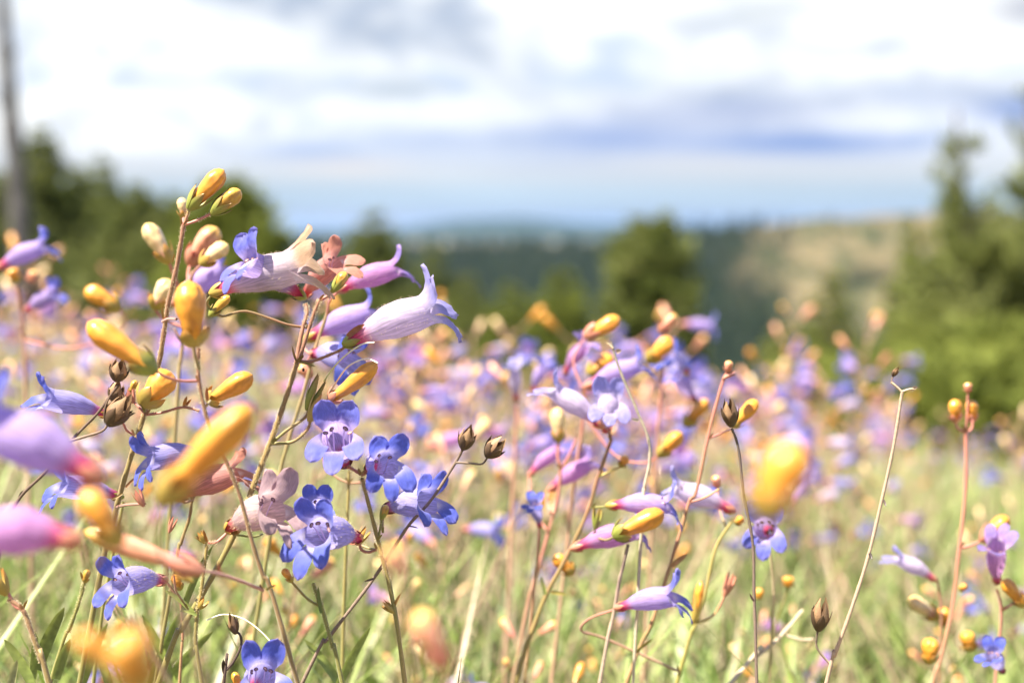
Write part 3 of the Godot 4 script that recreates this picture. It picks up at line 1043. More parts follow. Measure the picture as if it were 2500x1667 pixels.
# ---------------------------------------------------------------- grass
func turf(seed_: int, size: float, leaves: int, blades: int, straws: int, tall: float) -> ArrayMesh:
	var s := Surf.new()
	var g := RandomNumberGenerator.new()
	g.seed = seed_
	var greens := [lin(0.24, 0.35, 0.07), lin(0.34, 0.43, 0.11), lin(0.17, 0.28, 0.05), lin(0.42, 0.45, 0.18), lin(0.29, 0.37, 0.14)]
	var straw := [lin(0.58, 0.46, 0.32), lin(0.66, 0.54, 0.40), lin(0.56, 0.38, 0.28), lin(0.42, 0.28, 0.19)]
	for i in leaves + blades + straws:
		var a := g.randf() * TAU
		var out := Vector3(cos(a), 0, sin(a))
		var base := Vector3(g.randf_range(-0.5, 0.5) * size, 0, g.randf_range(-0.5, 0.5) * size)
		var c: Color = greens[g.randi() % 5].lerp(greens[g.randi() % 5], g.randf())
		if g.randf() < 0.18:
			c = c.lerp(straw[g.randi() % 4], 0.8)
		if i < leaves:
			var h := g.randf_range(0.06, 0.165) * tall
			s.blade(base, (Vector3.UP + out * g.randf_range(0.05, 0.6)).normalized(), out.cross(Vector3.UP).rotated(Vector3.UP, g.randf_range(-0.6, 0.6)), h, g.randf_range(0.0045, 0.0095), out * h * g.randf_range(0.05, 0.4) - Vector3(0, h * 0.1, 0), c * 0.92, c, 4)
		elif i < leaves + blades:
			var h := g.randf_range(0.09, 0.20) * tall
			s.blade(base, (Vector3.UP + out * g.randf_range(0.0, 0.55)).normalized(), out.cross(Vector3.UP), h, g.randf_range(0.0016, 0.0034), out * h * g.randf_range(0.1, 0.6) - Vector3(0, h * 0.08, 0), c * 0.92, c, 4)
		else:
			var h := g.randf_range(0.10, 0.24) * tall
			var k: Color = straw[g.randi() % 4]
			var lean := g.randf_range(0.05, 0.7)
			var r := g.randf_range(0.0005, 0.0011)
			s.tube(PackedVector3Array([base, base + Vector3(0, h * 0.5, 0) + out * h * lean * 0.35, base + Vector3(0, h, 0) + out * h * lean]), PackedFloat32Array([r, r * 0.8, r * 0.5]), PackedColorArray([k * 0.9, k, k]), 4)
	return s.mesh()


func set_grass() -> void:
	var g := RandomNumberGenerator.new()
	g.seed = 31
	# size of a piece of turf, from and to which distance, leaves, blades and straws in each
	var zones := [[0.12, 0.47, 1.7, 32, 60, 0], [0.30, 1.7, 4.0, 90, 150, 0], [0.7, 4.0, 9.5, 240, 240, 0], [0.12, 0.72, 1.7, 0, 0, 14], [0.30, 1.7, 4.0, 0, 0, 55], [0.7, 4.0, 9.5, 0, 0, 200]]
	for q in zones.size():
		var zo: Array = zones[q]
		for variant in 3:
			var xs := []
			var d: float = zo[1]
			var row := 0
			while d < zo[2]:
				var half: float = 0.40 * d + 0.25
				var x: float = -half + zo[0] * 0.5 * (row % 2)
				while x < half:
					if g.randi() % 3 == 0 or variant == row % 3:
						var z: float = -d - g.randf_range(0.0, 0.4) * zo[0]
						var xx: float = x + g.randf_range(-0.3, 0.3) * zo[0]
						var sc := g.randf_range(0.85, 1.12)
						if q > 2:
							sc *= 1.0 - 0.22 * smoothstep(0.0, 1.0, x / d / 0.32)
						var slope := Basis(Vector3(1, -0.085, 0), Vector3.UP, Vector3(0, 0.045, 1))
						xs.append(Transform3D(slope * Basis(Vector3.UP, g.randf() * TAU) * Basis.from_scale(Vector3(1, sc, 1)), Vector3(xx, ground(xx, z) - 0.004, z)))
					x += zo[0]
				d += zo[0]
				row += 1
			var dry := q > 2
			scatter("straw_stems" if dry else "green_grass", turf(q * 10 + variant, zo[0] * 1.15, zo[3], zo[4], zo[5], 1.12 if not dry else 1.0), M.dry if dry else M.leaf, xs, [], self, "dry straw coloured stems standing in the meadow grass" if dry else "green grass and lance-shaped leaves between the flower stalks", "grass")


# ---------------------------------------------------------------- the stalks one can tell apart
func set_stalks_left() -> void:
	var o := stalk("flower_stalk", "tall reddish stalk topped by two amber buds against the sky", [448, 548, 430, 653, 410, 739, 399, 812, 385, 895, 356, 995, 327, 1087, 290, 1213, 276, 1270, 240, 1420], 0.42, 0.435, 6.4, RED, GREEN, "", 900)
	pedicel(o, [448, 549, 455, 528, 463, 506], 0.42, 0.42, 4.2, ROSE, GREEN, "stem", "pedicel", 90)
	bud(o, 462, 508, 546, 414, 0.42, 54, "amber", {"calyx": "green", "seed": 2, "calyx_len": 0.46})
	pedicel(o, [449, 549, 480, 538, 518, 520], 0.42, 0.42, 4.0, ROSE, ROSE, "stem", "pedicel", 90)
	bud(o, 516, 521, 587, 464, 0.42, 45, "olive", {"calyx": "green", "seed": 1, "calyx_len": 0.6})
	pedicel(o, [446, 560, 444, 545, 447, 532], 0.43, 0.447, 3.6, RED, ROSE)
	bud(o, 449, 532, 441, 482, 0.45, 30, "pale", {"seed": 3})
	bract(o, 445, 552, 436, 527, 0.42, 6)
	bract(o, 420, 640, 424, 618, 0.42, 5)
	pedicel(o, [396, 785, 410, 778, 430, 779], 0.42, 0.405, 3.6, ROSE, ROSE)
	bract(o, 398, 778, 392, 748, 0.42, 7)
	# the pedicel to the right with its bract
	pedicel(o, [356, 1012, 395, 1007, 446, 994, 486, 1003], 0.42, 0.42, 3.6, ROSE, lin(0.45, 0.2, 0.12), "stem", "pedicel", 140)
	bract(o, 448, 994, 452, 966, 0.42, 9, lin(0.62, 0.26, 0.06))
	bract(o, 450, 994, 464, 972, 0.421, 7, lin(0.55, 0.22, 0.07))
	pedicel(o, [354, 1010, 340, 996, 324, 980], 0.42, 0.421, 3.6, ROSE, ROSE)
	husk(o, 325, 984, 312, 952, 0.421, 24, "pink")
	pedicel(o, [352, 1004, 350, 994, 350, 985], 0.416, 0.414, 4, GREEN, GREEN)
	bud(o, 346, 988, 418, 908, 0.414, 70, "amber", {"seed": 4, "dz": 0.004})
	bud(o, 318, 960, 331, 928, 0.43, 20, "olive", {"seed": 1})
	# blossom pointing left
	pedicel(o, [327, 1062, 308, 1050, 296, 1030, 262, 1013], 0.425, 0.42, 3.6, ROSE, ROSE)
	flower(o, 264, 1012, 112, 972, 0.416, "blue", 1.0, {"up": 62, "low": 66, "stamens": false, "fat": 0.9, "calyx": "amber", "seed": 5, "roll": -12})
	pedicel(o, [282, 1238, 310, 1232, 352, 1230], 0.425, 0.41, 4, RED, ROSE)
	husk(o, 350, 1236, 330, 1196, 0.41, 22, "pink")
	bract(o, 297, 1205, 272, 1222, 0.42, 6)
	bract(o, 305, 1190, 330, 1160, 0.422, 7, lin(0.4, 0.2, 0.1))

	o = stalk("flower_stalk", "slender stalk with plump amber buds on both sides in front of the tall reddish stalk", [484, 850, 485, 929, 511, 1044, 554, 1132, 585, 1212, 614, 1320, 640, 1402, 690, 1540], 0.385, 0.395, 5.2, RED, lin(0.30, 0.22, 0.09), "", 500)
	pedicel(o, [485, 900, 476, 870, 471, 836], 0.383, 0.37, 5, GREEN, lin(0.5, 0.3, 0.1))
	bud(o, 472, 842, 458, 684, 0.368, 84, "amber", {"seed": 3, "calyx": "amber", "calyx_len": 0.3})
	pedicel(o, [484, 930, 440, 930, 400, 918, 376, 902], 0.385, 0.37, 4, ROSE, ROSE)
	bud(o, 374, 906, 212, 786, 0.362, 74, "amber", {"seed": 2, "calyx": "olive", "calyx_len": 0.34})
	pedicel(o, [497, 996, 503, 990, 512, 978], 0.39, 0.405, 4, RED, GREEN)
	bud(o, 508, 980, 616, 915, 0.41, 56, "amber", {"seed": 1, "calyx": "amber", "calyx_len": 0.24})
	bract(o, 506, 978, 500, 945, 0.405, 9, lin(0.5, 0.2, 0.1))
	pedicel(o, [640, 1441, 590, 1420, 536, 1402, 485, 1392], 0.39, 0.345, 4.6, ROSE, ROSE)
	bud(o, 486, 1394, 204, 1296, 0.335, 56, "salmon", {"seed": 4, "calyx": "pink", "calyx_len": 0.3})
	bract(o, 536, 1404, 528, 1368, 0.36, 8, lin(0.42, 0.16, 0.1))
	husk(o, 470, 1420, 420, 1392, 0.36, 22, "amber")
	bract(o, 650, 1440, 672, 1425, 0.39, 7, lin(0.4, 0.3, 0.1))

	o = stalk("flower_stalk", "near stalk ending in one long shiny amber bud, out of focus", [392, 1228, 384, 1290, 392, 1360, 423, 1453, 453, 1543, 489, 1640], 0.265, 0.28, 5.0, lin(0.45, 0.26, 0.12), lin(0.33, 0.24, 0.12))
	bud(o, 392, 1222, 616, 992, 0.26, 98, "amber", {"seed": 1, "calyx": "amber", "calyx_len": 0.34})

	o = stalk("flower_stalk", "nearest stalk at the left edge with two big blurred violet bells and an orange bud", [222, 1330, 205, 1360, 228, 1414, 283, 1489, 319, 1531, 400, 1640], 0.285, 0.30, 5.0, lin(0.45, 0.26, 0.16), lin(0.33, 0.24, 0.16))
	pedicel(o, [228, 1390, 262, 1330, 262, 1250, 236, 1168], 0.285, 0.285, 5, lin(0.4, 0.24, 0.12), ROSE)
	flower(o, 240, 1168, -35, 1030, 0.275, "lilac", 0.0, {"len": 0.021, "calyx": "pink", "seed": 8, "fat": 1.2})
	pedicel(o, [262, 1300, 285, 1330, 300, 1345], 0.285, 0.284, 5, lin(0.4, 0.24, 0.12), ROSE)
	bud(o, 288, 1330, 200, 1196, 0.265, 80, "amber", {"seed": 3, "calyx": "amber"})
	flower(o, 190, 1320, -60, 1292, 0.27, "pink", 0.0, {"len": 0.021, "calyx": "pink", "seed": 21, "fat": 1.3})
	pedicel(o, [210, 1372, 205, 1345, 184, 1322], 0.285, 0.272, 5, lin(0.4, 0.24, 0.12), ROSE)

	o = stalk("flower_stalk", "short stalk behind the blurred violet bells carrying a blue flower that hangs left", [300, 1225, 285, 1300, 262, 1420, 240, 1560], 0.45, 0.455, 4.5, GREEN, GREEN)
	flower(o, 294, 1212, 150, 1185, 0.435, "blue", 1.0, {"low": 80, "seed": 12, "stamens": false})

	# the dry brown stalk
	o = stalk("dry_stalk", "brown dead stalk with an open split seed capsule beside the left-pointing blossom", [288, 940, 267, 968, 236, 1010, 172, 1076, 109, 1153, 48, 1214, 10, 1290, -10, 1400], 0.415, 0.42, 4.0, DARKDRY, DARKDRY, "", 0, "dry", "seed stalk")
	capsule(o, 284, 930, 292, 880, 0.415, 44, 1)
	capsule(o, 275, 978, 292, 935, 0.428, 40, 2)
	pedicel(o, [170, 1076, 205, 1066, 248, 1052, 262, 1036], 0.415, 0.415, 3.6, lin(0.36, 0.25, 0.19), DARKDRY, "dry")
	capsule(o, 264, 1036, 312, 968, 0.412, 60, 3)
	bract(o, 270, 1036, 326, 1000, 0.412, 12, lin(0.08, 0.05, 0.03))
	bract(o, 45, 1216, 52, 1196, 0.42, 6, lin(0.1, 0.07, 0.05))

	o = stalk("flower_stalk", "stalk half hidden by the long near bud with a withered salmon bell", [520, 1140, 500, 1180, 470, 1215, 462, 1262, 440, 1330, 420, 1420], 0.44, 0.445, 4.2, RED, GREEN)
	flower(o, 512, 1108, 362, 1120, 0.415, "blue", 1.0, {"seed": 31, "up": 70, "low": 90, "stamens": false, "roll": 18, "calyx": "pink"})
	pedicel(o, [505, 1172, 514, 1140, 514, 1110], 0.44, 0.43, 3.6, RED, ROSE)
	flower(o, 430, 1214, 574, 1150, 0.425, "salmon", 0.4, {"seed": 44, "up": 30, "low": 60, "stamens": false, "fat": 1.15, "calyx": "pink"})
	pedicel(o, [468, 1220, 450, 1226, 430, 1216], 0.44, 0.43, 3.6, RED, ROSE)
	husk(o, 412, 1300, 425, 1262, 0.43, 18, "pink")

	# the main stalk
	o = stalk("flower_stalk", "main forked stalk in sharp focus carrying the white-topped blossom pointing right", [724, 886, 707, 942, 684, 1011, 668, 1057, 642, 1125, 615, 1194, 569, 1309, 500, 1439, 440, 1540, 402, 1623], 0.42, 0.425, 6.8, lin(0.36, 0.22, 0.09), GREEN, "", 1400)
	pedicel(o, [722, 888, 730, 840, 740, 795, 749, 765, 746, 742], 0.42, 0.424, 5.6, RED, RED, "stem", "pedicel", 260)
	pedicel(o, [730, 880, 748, 820, 768, 760, 781, 731], 0.42, 0.42, 5.0, RED, RED, "stem", "pedicel", 260)
	pedicel(o, [780, 732, 800, 722, 814, 706], 0.42, 0.42, 4.2, ROSE, RED, "stem", "pedicel", 80)
	bud(o, 811, 712, 845, 664, 0.42, 31, "olive", {"calyx": "green", "seed": 2, "calyx_len": 0.78})
	pedicel(o, [726, 882, 760, 882, 800, 868, 836, 851, 848, 832], 0.42, 0.418, 4.2, RED, RED, "stem", "pedicel", 240)
	flower(o, 846, 838, 1050, 752, 0.418, "white", 0.0, {"fuzz": true, "seed": 3, "up": 82, "low": 78, "fat": 1.08, "spread": 0.75, "calyx": "green", "roll": 26, "mouth": 0.86, "lobe": 0.95})
	bract(o, 848, 822, 886, 786, 0.416, 16, lin(0.46, 0.18, 0.09))
	flower(o, 520, 714, 716, 650, 0.408, "fading", -0.2, {"fuzz": true, "seed": 9, "up": 30, "low": 62, "calyx": "amber", "fat": 1.08, "spread": 1.25, "roll": 30, "mouth": 1.0, "lobe": 1.15})
	pedicel(o, [752, 800, 700, 792, 600, 760, 540, 772, 505, 742, 520, 716], 0.424, 0.41, 3.4, RED, GREEN)
	bud(o, 512, 770, 560, 722, 0.414, 26, "olive", {"calyx": "green", "seed": 3})
	flower(o, 738, 724, 602, 640, 0.404, "lilac", 1.0, {"fuzz": true, "seed": 17, "up": 88, "low": 92, "calyx": "green", "spread": 0.75, "roll": 8, "len": 0.0205})
	flower(o, 742, 722, 815, 640, 0.445, "salmon", 0.8, {"seed": 27, "up": 48, "low": 70, "calyx": "pink", "spread": 1.1, "roll": 24})
	bract(o, 723, 882, 708, 845, 0.419, 6, lin(0.3, 0.2, 0.07))
	bract(o, 730, 884, 772, 890, 0.419, 6, lin(0.3, 0.26, 0.08))
	pedicel(o, [662, 1082, 700, 1050, 745, 1018, 752, 994], 0.42, 0.42, 4.4, GREEN, RED, "stem", "pedicel", 200)
	husk(o, 748, 1000, 782, 918, 0.42, 36, "green")
	pedicel(o, [664, 1083, 714, 1078, 749, 1050, 758, 1022], 0.42, 0.417, 4.4, GREEN, RED, "stem", "pedicel", 200)
	husk(o, 754, 1028, 790, 964, 0.417, 40, "amber")
	pedicel(o, [768, 1005, 788, 985, 806, 972, 816, 966], 0.417, 0.414, 4, RED, ROSE)
	bud(o, 806, 976, 921, 886, 0.414, 46, "amber", {"seed": 0, "calyx": "pink", "calyx_len": 0.2})
	pedicel(o, [790, 930, 820, 890, 850, 862, 885, 840, 914, 836], 0.42, 0.412, 1.9, lin(0.6, 0.62, 0.2), lin(0.85, 0.8, 0.72), "thread", "pistil_thread")
	pedicel(o, [800, 966, 822, 930, 850, 894, 892, 876, 922, 886], 0.417, 0.41, 2.0, lin(0.7, 0.5, 0.35), lin(0.86, 0.82, 0.72), "thread", "pistil_thread")
	pedicel(o, [738, 900, 741, 903, 738, 906], 0.415, 0.415, 3.0, lin(0.02, 0.02, 0.02), lin(0.02, 0.02, 0.02), "dry", "dark_speck")
	# dusky blossom and its round calyx low on the stalk
	pedicel(o, [578, 1304, 566, 1300, 560, 1286], 0.424, 0.42, 4, GREEN, ROSE)
	flower(o, 556, 1290, 668, 1240, 0.405, "dusky", 1.0, {"fuzz": true, "seed": 14, "up": 62, "low": 76, "calyx": "amber", "spread": 0.7, "fat": 1.12, "roll": -6})
	pedicel(o, [560, 1294, 530, 1322, 506, 1326], 0.42, 0.418, 4.2, ROSE, ROSE, "stem", "pedicel", 120)
	pedicel(o, [578, 1306, 620, 1310, 640, 1304], 0.424, 0.43, 3, GREEN, GREEN)
	leaf(o, 470, 1500, 520, 1330, 0.43, 18, 0.15)
	leaf(o, 458, 1510, 400, 1440, 0.42, 13, -0.2)
	leaf(o, 400, 1680, 345, 1500, 0.445, 24, -0.12, lin(0.32, 0.43, 0.09))
	leaf(o, 420, 1690, 520, 1540, 0.45, 26, 0.14, lin(0.35, 0.46, 0.11))
	leaf(o, 380, 1690, 450, 1480, 0.46, 24, 0.1, lin(0.30, 0.41, 0.09))

	o = stalk("flower_stalk", "thin upright stalk under the dusky blossom with a spent calyx at its tip", [505, 1322, 497, 1391, 488, 1462, 480, 1498, 477, 1587, 491, 1662], 0.418, 0.42, 4.6, lin(0.36, 0.26, 0.08), GREEN, "", 420)
	husk(o, 502, 1326, 482, 1300, 0.418, 22, "amber")
	bract(o, 505, 1322, 492, 1294, 0.417, 8, lin(0.5, 0.22, 0.06))
	husk(o, 486, 1486, 500, 1462, 0.416, 24, "amber")
	leaf(o, 478, 1505, 446, 1490, 0.418, 8, -0.1)
	pedicel(o, [459, 1488, 440, 1460, 428, 1440, 424, 1405], 0.42, 0.415, 3, GREEN, ROSE)

	# stalk with the two blue faces
	o = stalk("flower_stalk", "green curved stalk right of the main one with open blue-faced flowers", [884, 1168, 890, 1194, 913, 1282, 932, 1359, 955, 1450, 986, 1650], 0.418, 0.422, 5.4, lin(0.34, 0.25, 0.08), GREEN, "", 700)
	pedicel(o, [881, 1158, 862, 1146, 840, 1134], 0.418, 0.418, 4.4, RED, ROSE, "stem", "pedicel", 90)
	flower(o, 842, 1132, 822, 1064, 0.402, "lilac", 1.0, {"seed": 33, "up": 54, "low": 84, "calyx": "pink", "spread": 0.85, "fat": 1.22, "len": 0.019})
	pedicel(o, [881, 1160, 890, 1156, 898, 1146], 0.418, 0.418, 4.2, RED, ROSE)
	flower(o, 898, 1144, 944, 1134, 0.402, "blue", 1.0, {"seed": 38, "up": 66, "low": 84, "calyx": "green", "spread": 0.95, "len": 0.0185, "fat": 1.0})
	pedicel(o, [922, 1318, 930, 1280, 932, 1262], 0.42, 0.42, 3.4, GREEN, GREEN, "stem", "pedicel", 60)
	bud(o, 930, 1268, 944, 1232, 0.42, 22, "olive", {"calyx": "green", "seed": 2, "calyx_len": 0.9})
	pedicel(o, [934, 1300, 934, 1270, 938, 1244], 0.426, 0.43, 3.2, GREEN, ROSE)
	flower(o, 938, 1242, 1046, 1226, 0.418, "blue", 1.0, {"fuzz": true, "seed": 41, "up": 64, "low": 70, "calyx": "pink", "spread": 0.9, "stamens": false, "len": 0.0185})
	pedicel(o, [920, 1340, 900, 1348, 882, 1342, 876, 1322], 0.42, 0.42, 4.0, RED, ROSE, "stem", "pedicel", 120)
	flower(o, 876, 1314, 772, 1300, 0.4, "blue", 1.0, {"fuzz": true, "seed": 47, "up": 66, "low": 86, "calyx": "pink", "spread": 0.85, "len": 0.0205, "fat": 1.12, "roll": -4})
	husk(o, 872, 1330, 896, 1290, 0.419, 24, "amber")
	flower(o, 800, 1268, 776, 1240, 0.425, "blue", 1.0, {"seed": 52, "up": 75, "low": 60, "spread": 0.9, "len": 0.016})
	pedicel(o, [926, 1345, 880, 1330, 830, 1290, 802, 1270], 0.43, 0.438, 3, GREEN, ROSE)
	husk(o, 962, 1496, 934, 1470, 0.421, 20, "amber")
	bract(o, 960, 1484, 974, 1446, 0.421, 8, lin(0.4, 0.24, 0.06))

	o = stalk("flower_stalk", "short green stalk below the lowest blue face with a small orange side bud", [764, 1424, 776, 1460, 787, 1490, 812, 1580, 834, 1664], 0.418, 0.42, 5.0, GREEN, GREEN, "", 380)
	pedicel(o, [780, 1480, 750, 1462, 720, 1430, 706, 1414], 0.418, 0.415, 3.6, GREEN, lin(0.4, 0.26, 0.07))
	bud(o, 712, 1420, 690, 1388, 0.415, 22, "amber", {"seed": 2, "calyx": "amber"})
	leaf(o, 840, 1690, 905, 1530, 0.44, 24, 0.12, lin(0.35, 0.45, 0.11))
	leaf(o, 820, 1690, 742, 1560, 0.45, 24, -0.12, lin(0.32, 0.42, 0.11))
	leaf(o, 790, 1495, 776, 1432, 0.416, 10, 0.1, lin(0.14, 0.19, 0.04))

	o = stalk("flower_stalk", "straight olive stem rising behind the two blue faces", [852, 1150, 850, 1210, 845, 1320, 840, 1450, 836, 1600], 0.47, 0.475, 4.6, lin(0.38, 0.30, 0.10), GREEN)
	pedicel(o, [851, 1180, 820, 1165, 796, 1140, 788, 1118], 0.47, 0.47, 3, lin(0.5, 0.3, 0.18), ROSE)
	pedicel(o, [852, 1180, 880, 1178, 892, 1172], 0.47, 0.472, 3, lin(0.5, 0.3, 0.18), ROSE)
	bud(o, 800, 1140, 830, 1102, 0.474, 40, "salmon", {"seed": 1})

	# the dry stalk crossing the middle
	o = stalk("dry_stalk", "dark dry stalk slanting across the middle with two brown seed capsules on top", [1128, 1100, 1112, 1129, 1055, 1217, 1001, 1278, 967, 1328, 905, 1422, 800, 1560, 748, 1645], 0.415, 0.425, 4.2, lin(0.24, 0.17, 0.13), lin(0.26, 0.19, 0.15), "", 0, "dry", "seed stalk")
	capsule(o, 1130, 1096, 1148, 1042, 0.415, 40, 1)
	pedicel(o, [1112, 1129, 1150, 1131, 1178, 1132, 1192, 1112], 0.415, 0.418, 2.8, lin(0.36, 0.27, 0.2), DARKDRY, "dry")
	capsule(o, 1188, 1114, 1228, 1070, 0.418, 44, 2)
	bract(o, 996, 1284, 1022, 1286, 0.415, 4, lin(0.14, 0.1, 0.08))
	bract(o, 912, 1412, 890, 1422, 0.42, 6, lin(0.12, 0.08, 0.06))

	# three bells behind the white-topped one
	o = stalk("flower_stalk", "stalk just behind the main fork with violet bells reaching right", [800, 760, 770, 850, 740, 960, 700, 1090, 668, 1250], 0.475, 0.48, 5, lin(0.4, 0.26, 0.14), GREEN)
	flower(o, 826, 708, 968, 654, 0.468, "pink", 0.0, {"fuzz": true, "seed": 61, "up": 80, "low": 70, "calyx": "pink"})
	pedicel(o, [798, 770, 804, 735, 826, 710], 0.475, 0.47, 3.4, ROSE, ROSE)
	flower(o, 748, 826, 908, 758, 0.482, "lilac", 0.0, {"seed": 66, "up": 100, "low": 60, "calyx": "amber"})
	pedicel(o, [765, 870, 742, 850, 748, 826], 0.477, 0.482, 3.4, ROSE, ROSE)
	flower(o, 762, 862, 850, 876, 0.46, "blue", 1.0, {"seed": 71, "up": 75, "low": 85, "calyx": "pink"})
	pedicel(o, [757, 900, 752, 880, 762, 862], 0.477, 0.475, 3.4, ROSE, ROSE)
	bud(o, 760, 920, 730, 890, 0.48, 30, "salmon")

	o = stalk("flower_stalk", "stalk behind the tall reddish one with pale pink-orange buds and a violet bell", [470, 660, 455, 760, 440, 880, 430, 1000], 0.50, 0.505, 4.6, lin(0.5, 0.3, 0.18), GREEN)
	bud(o, 412, 640, 354, 545, 0.49, 52, "pale", {"seed": 2})
	pedicel(o, [455, 760, 430, 690, 412, 642], 0.50, 0.49, 5, ROSE, ROSE)
	bud(o, 462, 645, 530, 555, 0.51, 62, "salmon", {"seed": 1})
	pedicel(o, [462, 700, 458, 670, 463, 645], 0.50, 0.51, 4, ROSE, ROSE)
	bud(o, 490, 645, 556, 596, 0.48, 44, "pale", {"seed": 3})
	pedicel(o, [460, 710, 470, 670, 490, 646], 0.50, 0.48, 4, ROSE, ROSE)
	flower(o, 420, 742, 548, 652, 0.52, "lilac", 0.0, {"seed": 73, "calyx": "pink"})
	bud(o, 376, 752, 415, 682, 0.50, 50, "pale", {"seed": 4})
	pedicel(o, [450, 800, 400, 780, 376, 753], 0.50, 0.50, 4, ROSE, ROSE)

	# the low left
	o = stalk("flower_stalk", "low stalk at the left carrying a sunlit blue flower with its face turned left", [405, 1420, 420, 1440, 440, 1475, 445, 1560, 438, 1660], 0.43, 0.432, 3.4, ROSE, GREEN)
	flower(o, 402, 1416, 290, 1422, 0.412, "blue", 1.0, {"fuzz": true, "seed": 82, "up": 62, "low": 62, "calyx": "pink", "spread": 0.9, "fat": 1.1, "roll": 10})
	bud(o, 440, 1440, 424, 1402, 0.43, 26, "amber", {"seed": 1})

	o = stalk("flower_stalk", "green stalk at the lower left with a tiny yellow bud at the tip", [205, 1420, 195, 1460, 167, 1540, 134, 1626], 0.43, 0.432, 4.6, GREEN, GREEN, "", 300)
	bud(o, 206, 1422, 213, 1390, 0.43, 20, "olive", {"calyx": "amber", "seed": 1})
	bract(o, 204, 1420, 192, 1396, 0.43, 7)
	leaf(o, 108, 1640, 156, 1482, 0.41, 34, 0.12, lin(0.20, 0.27, 0.06))
	leaf(o, 66, 1660, 84, 1540, 0.44, 22, -0.1)
	leaf(o, 146, 1660, 170, 1560, 0.42, 26, 0.1)
	leaf(o, 60, 1690, 8, 1560, 0.43, 26, -0.15, lin(0.32, 0.41, 0.11))
	leaf(o, 215, 1690, 262, 1520, 0.45, 26, 0.12, lin(0.35, 0.43, 0.11))
	leaf(o, 260, 1700, 232, 1580, 0.44, 22, -0.1, lin(0.27, 0.38, 0.08))
	leaf(o, 30, 1700, 40, 1610, 0.42, 22, 0.1, lin(0.50, 0.50, 0.27))

	o = stalk("flower_stalk", "hairy stalk bent at the lower left edge with a pink-throated calyx", [18, 1462, 54, 1489, 75, 1543, 101, 1617, 118, 1668], 0.40, 0.40, 6.4, RED, GREEN, "", 420)
	pedicel(o, [54, 1489, 34, 1478, 22, 1455, 12, 1440], 0.40, 0.40, 5, ROSE, ROSE)
	husk(o, 16, 1452, -16, 1396, 0.40, 44, "amber")
	bract(o, 54, 1490, 62, 1462, 0.40, 8)

	o = stalk("dry_stalk", "dark curled dead flower head on a wiry stem at the bottom left of centre", [566, 1540, 584, 1548, 588, 1575, 570, 1614, 550, 1640, 545, 1670], 0.415, 0.415, 3.4, lin(0.09, 0.06, 0.05), lin(0.08, 0.05, 0.04), "", 0, "dry", "seed stalk")
	capsule(o, 574, 1546, 562, 1500, 0.415, 26, 2)
	bract(o, 548, 1644, 540, 1610, 0.415, 12, lin(0.06, 0.04, 0.03))

	o = stalk("flower_stalk", "low blue flower cut by the bottom edge beside the dark curled head", [612, 1690, 600, 1720], 0.418, 0.418, 4, GREEN, GREEN)
	flower(o, 612, 1690, 640, 1650, 0.4, "blue", 1.0, {"seed": 91, "up": 62, "spread": 0.9})
	bud(o, 585, 1690, 570, 1640, 0.418, 24, "amber", {"seed": 3})
	pedicel(o, [668, 1640, 672, 1590, 645, 1550, 596, 1512, 545, 1500, 504, 1514], 0.41, 0.418, 1.9, lin(0.7, 0.6, 0.3), lin(0.86, 0.82, 0.74), "thread", "pistil_thread")

	o = stalk("flower_stalk", "nearest yellow-orange buds, very blurred at the bottom left", [330, 1668, 340, 1720], 0.19, 0.195, 5, GREEN, GREEN)
	bud(o, 345, 1690, 300, 1540, 0.19, 118, "amber", {"seed": 1})
	pedicel(o, [334, 1680, 280, 1640, 225, 1620], 0.19, 0.2, 4, GREEN, GREEN)
	bud(o, 260, 1620, 190, 1545, 0.2, 60, "amber", {"seed": 4})
	o = stalk("flower_stalk", "blurred salmon bud on a near stem below the middle of the photo", [1075, 1625, 1090, 1700], 0.23, 0.235, 5, ROSE, GREEN)
	bud(o, 1085, 1630, 1020, 1490, 0.23, 74, "salmon", {"seed": 2})
	o = stalk("flower_stalk", "faint blurred pink bud hanging before the slanting dry stalk", [985, 1420, 1000, 1560, 1010, 1680], 0.22, 0.22, 3, ROSE, GREEN)
	bud(o, 985, 1400, 950, 1335, 0.22, 44, "salmon", {"seed": 0})
	o = stalk("flower_stalk", "large blurred orange bud hanging nearest the camera right of centre", [2010, 1180, 2040, 1350, 2050, 1560, 2060, 1690], 0.2, 0.2, 2.2, ROSE, GREEN)
	bud(o, 1862, 1262, 1950, 1080, 0.205, 118, "amber", {"seed": 3, "calyx": "amber"})
	pedicel(o, [2012, 1180, 1985, 1165, 1920, 1240, 1862, 1272], 0.2, 0.205, 3, ROSE, lin(0.5, 0.3, 0.1))

	o = stalk("flower_stalk", "stalk at the left edge behind the snag's foot with pale violet bells and buds", [40, 700, 55, 800, 60, 900], 0.62, 0.63, 4.5, ROSE, STRAW)
	flower(o, -10, 655, 105, 600, 0.6, "lilac", 0.0, {"seed": 101, "calyx": "pink", "len": 0.018})
	flower(o, 60, 760, 130, 715, 0.63, "lilac", 0.5, {"seed": 102, "calyx": "pink"})
	bud(o, 40, 690, 26, 655, 0.61, 34, "amber", {"seed": 1})
	bud(o, 72, 690, 84, 660, 0.63, 30, "salmon", {"seed": 2})
	bud(o, 290, 752, 206, 705, 0.56, 48, "amber", {"seed": 4})
	pedicel(o, [56, 830, 180, 850, 300, 800, 292, 754], 0.62, 0.57, 3, ROSE, ROSE)


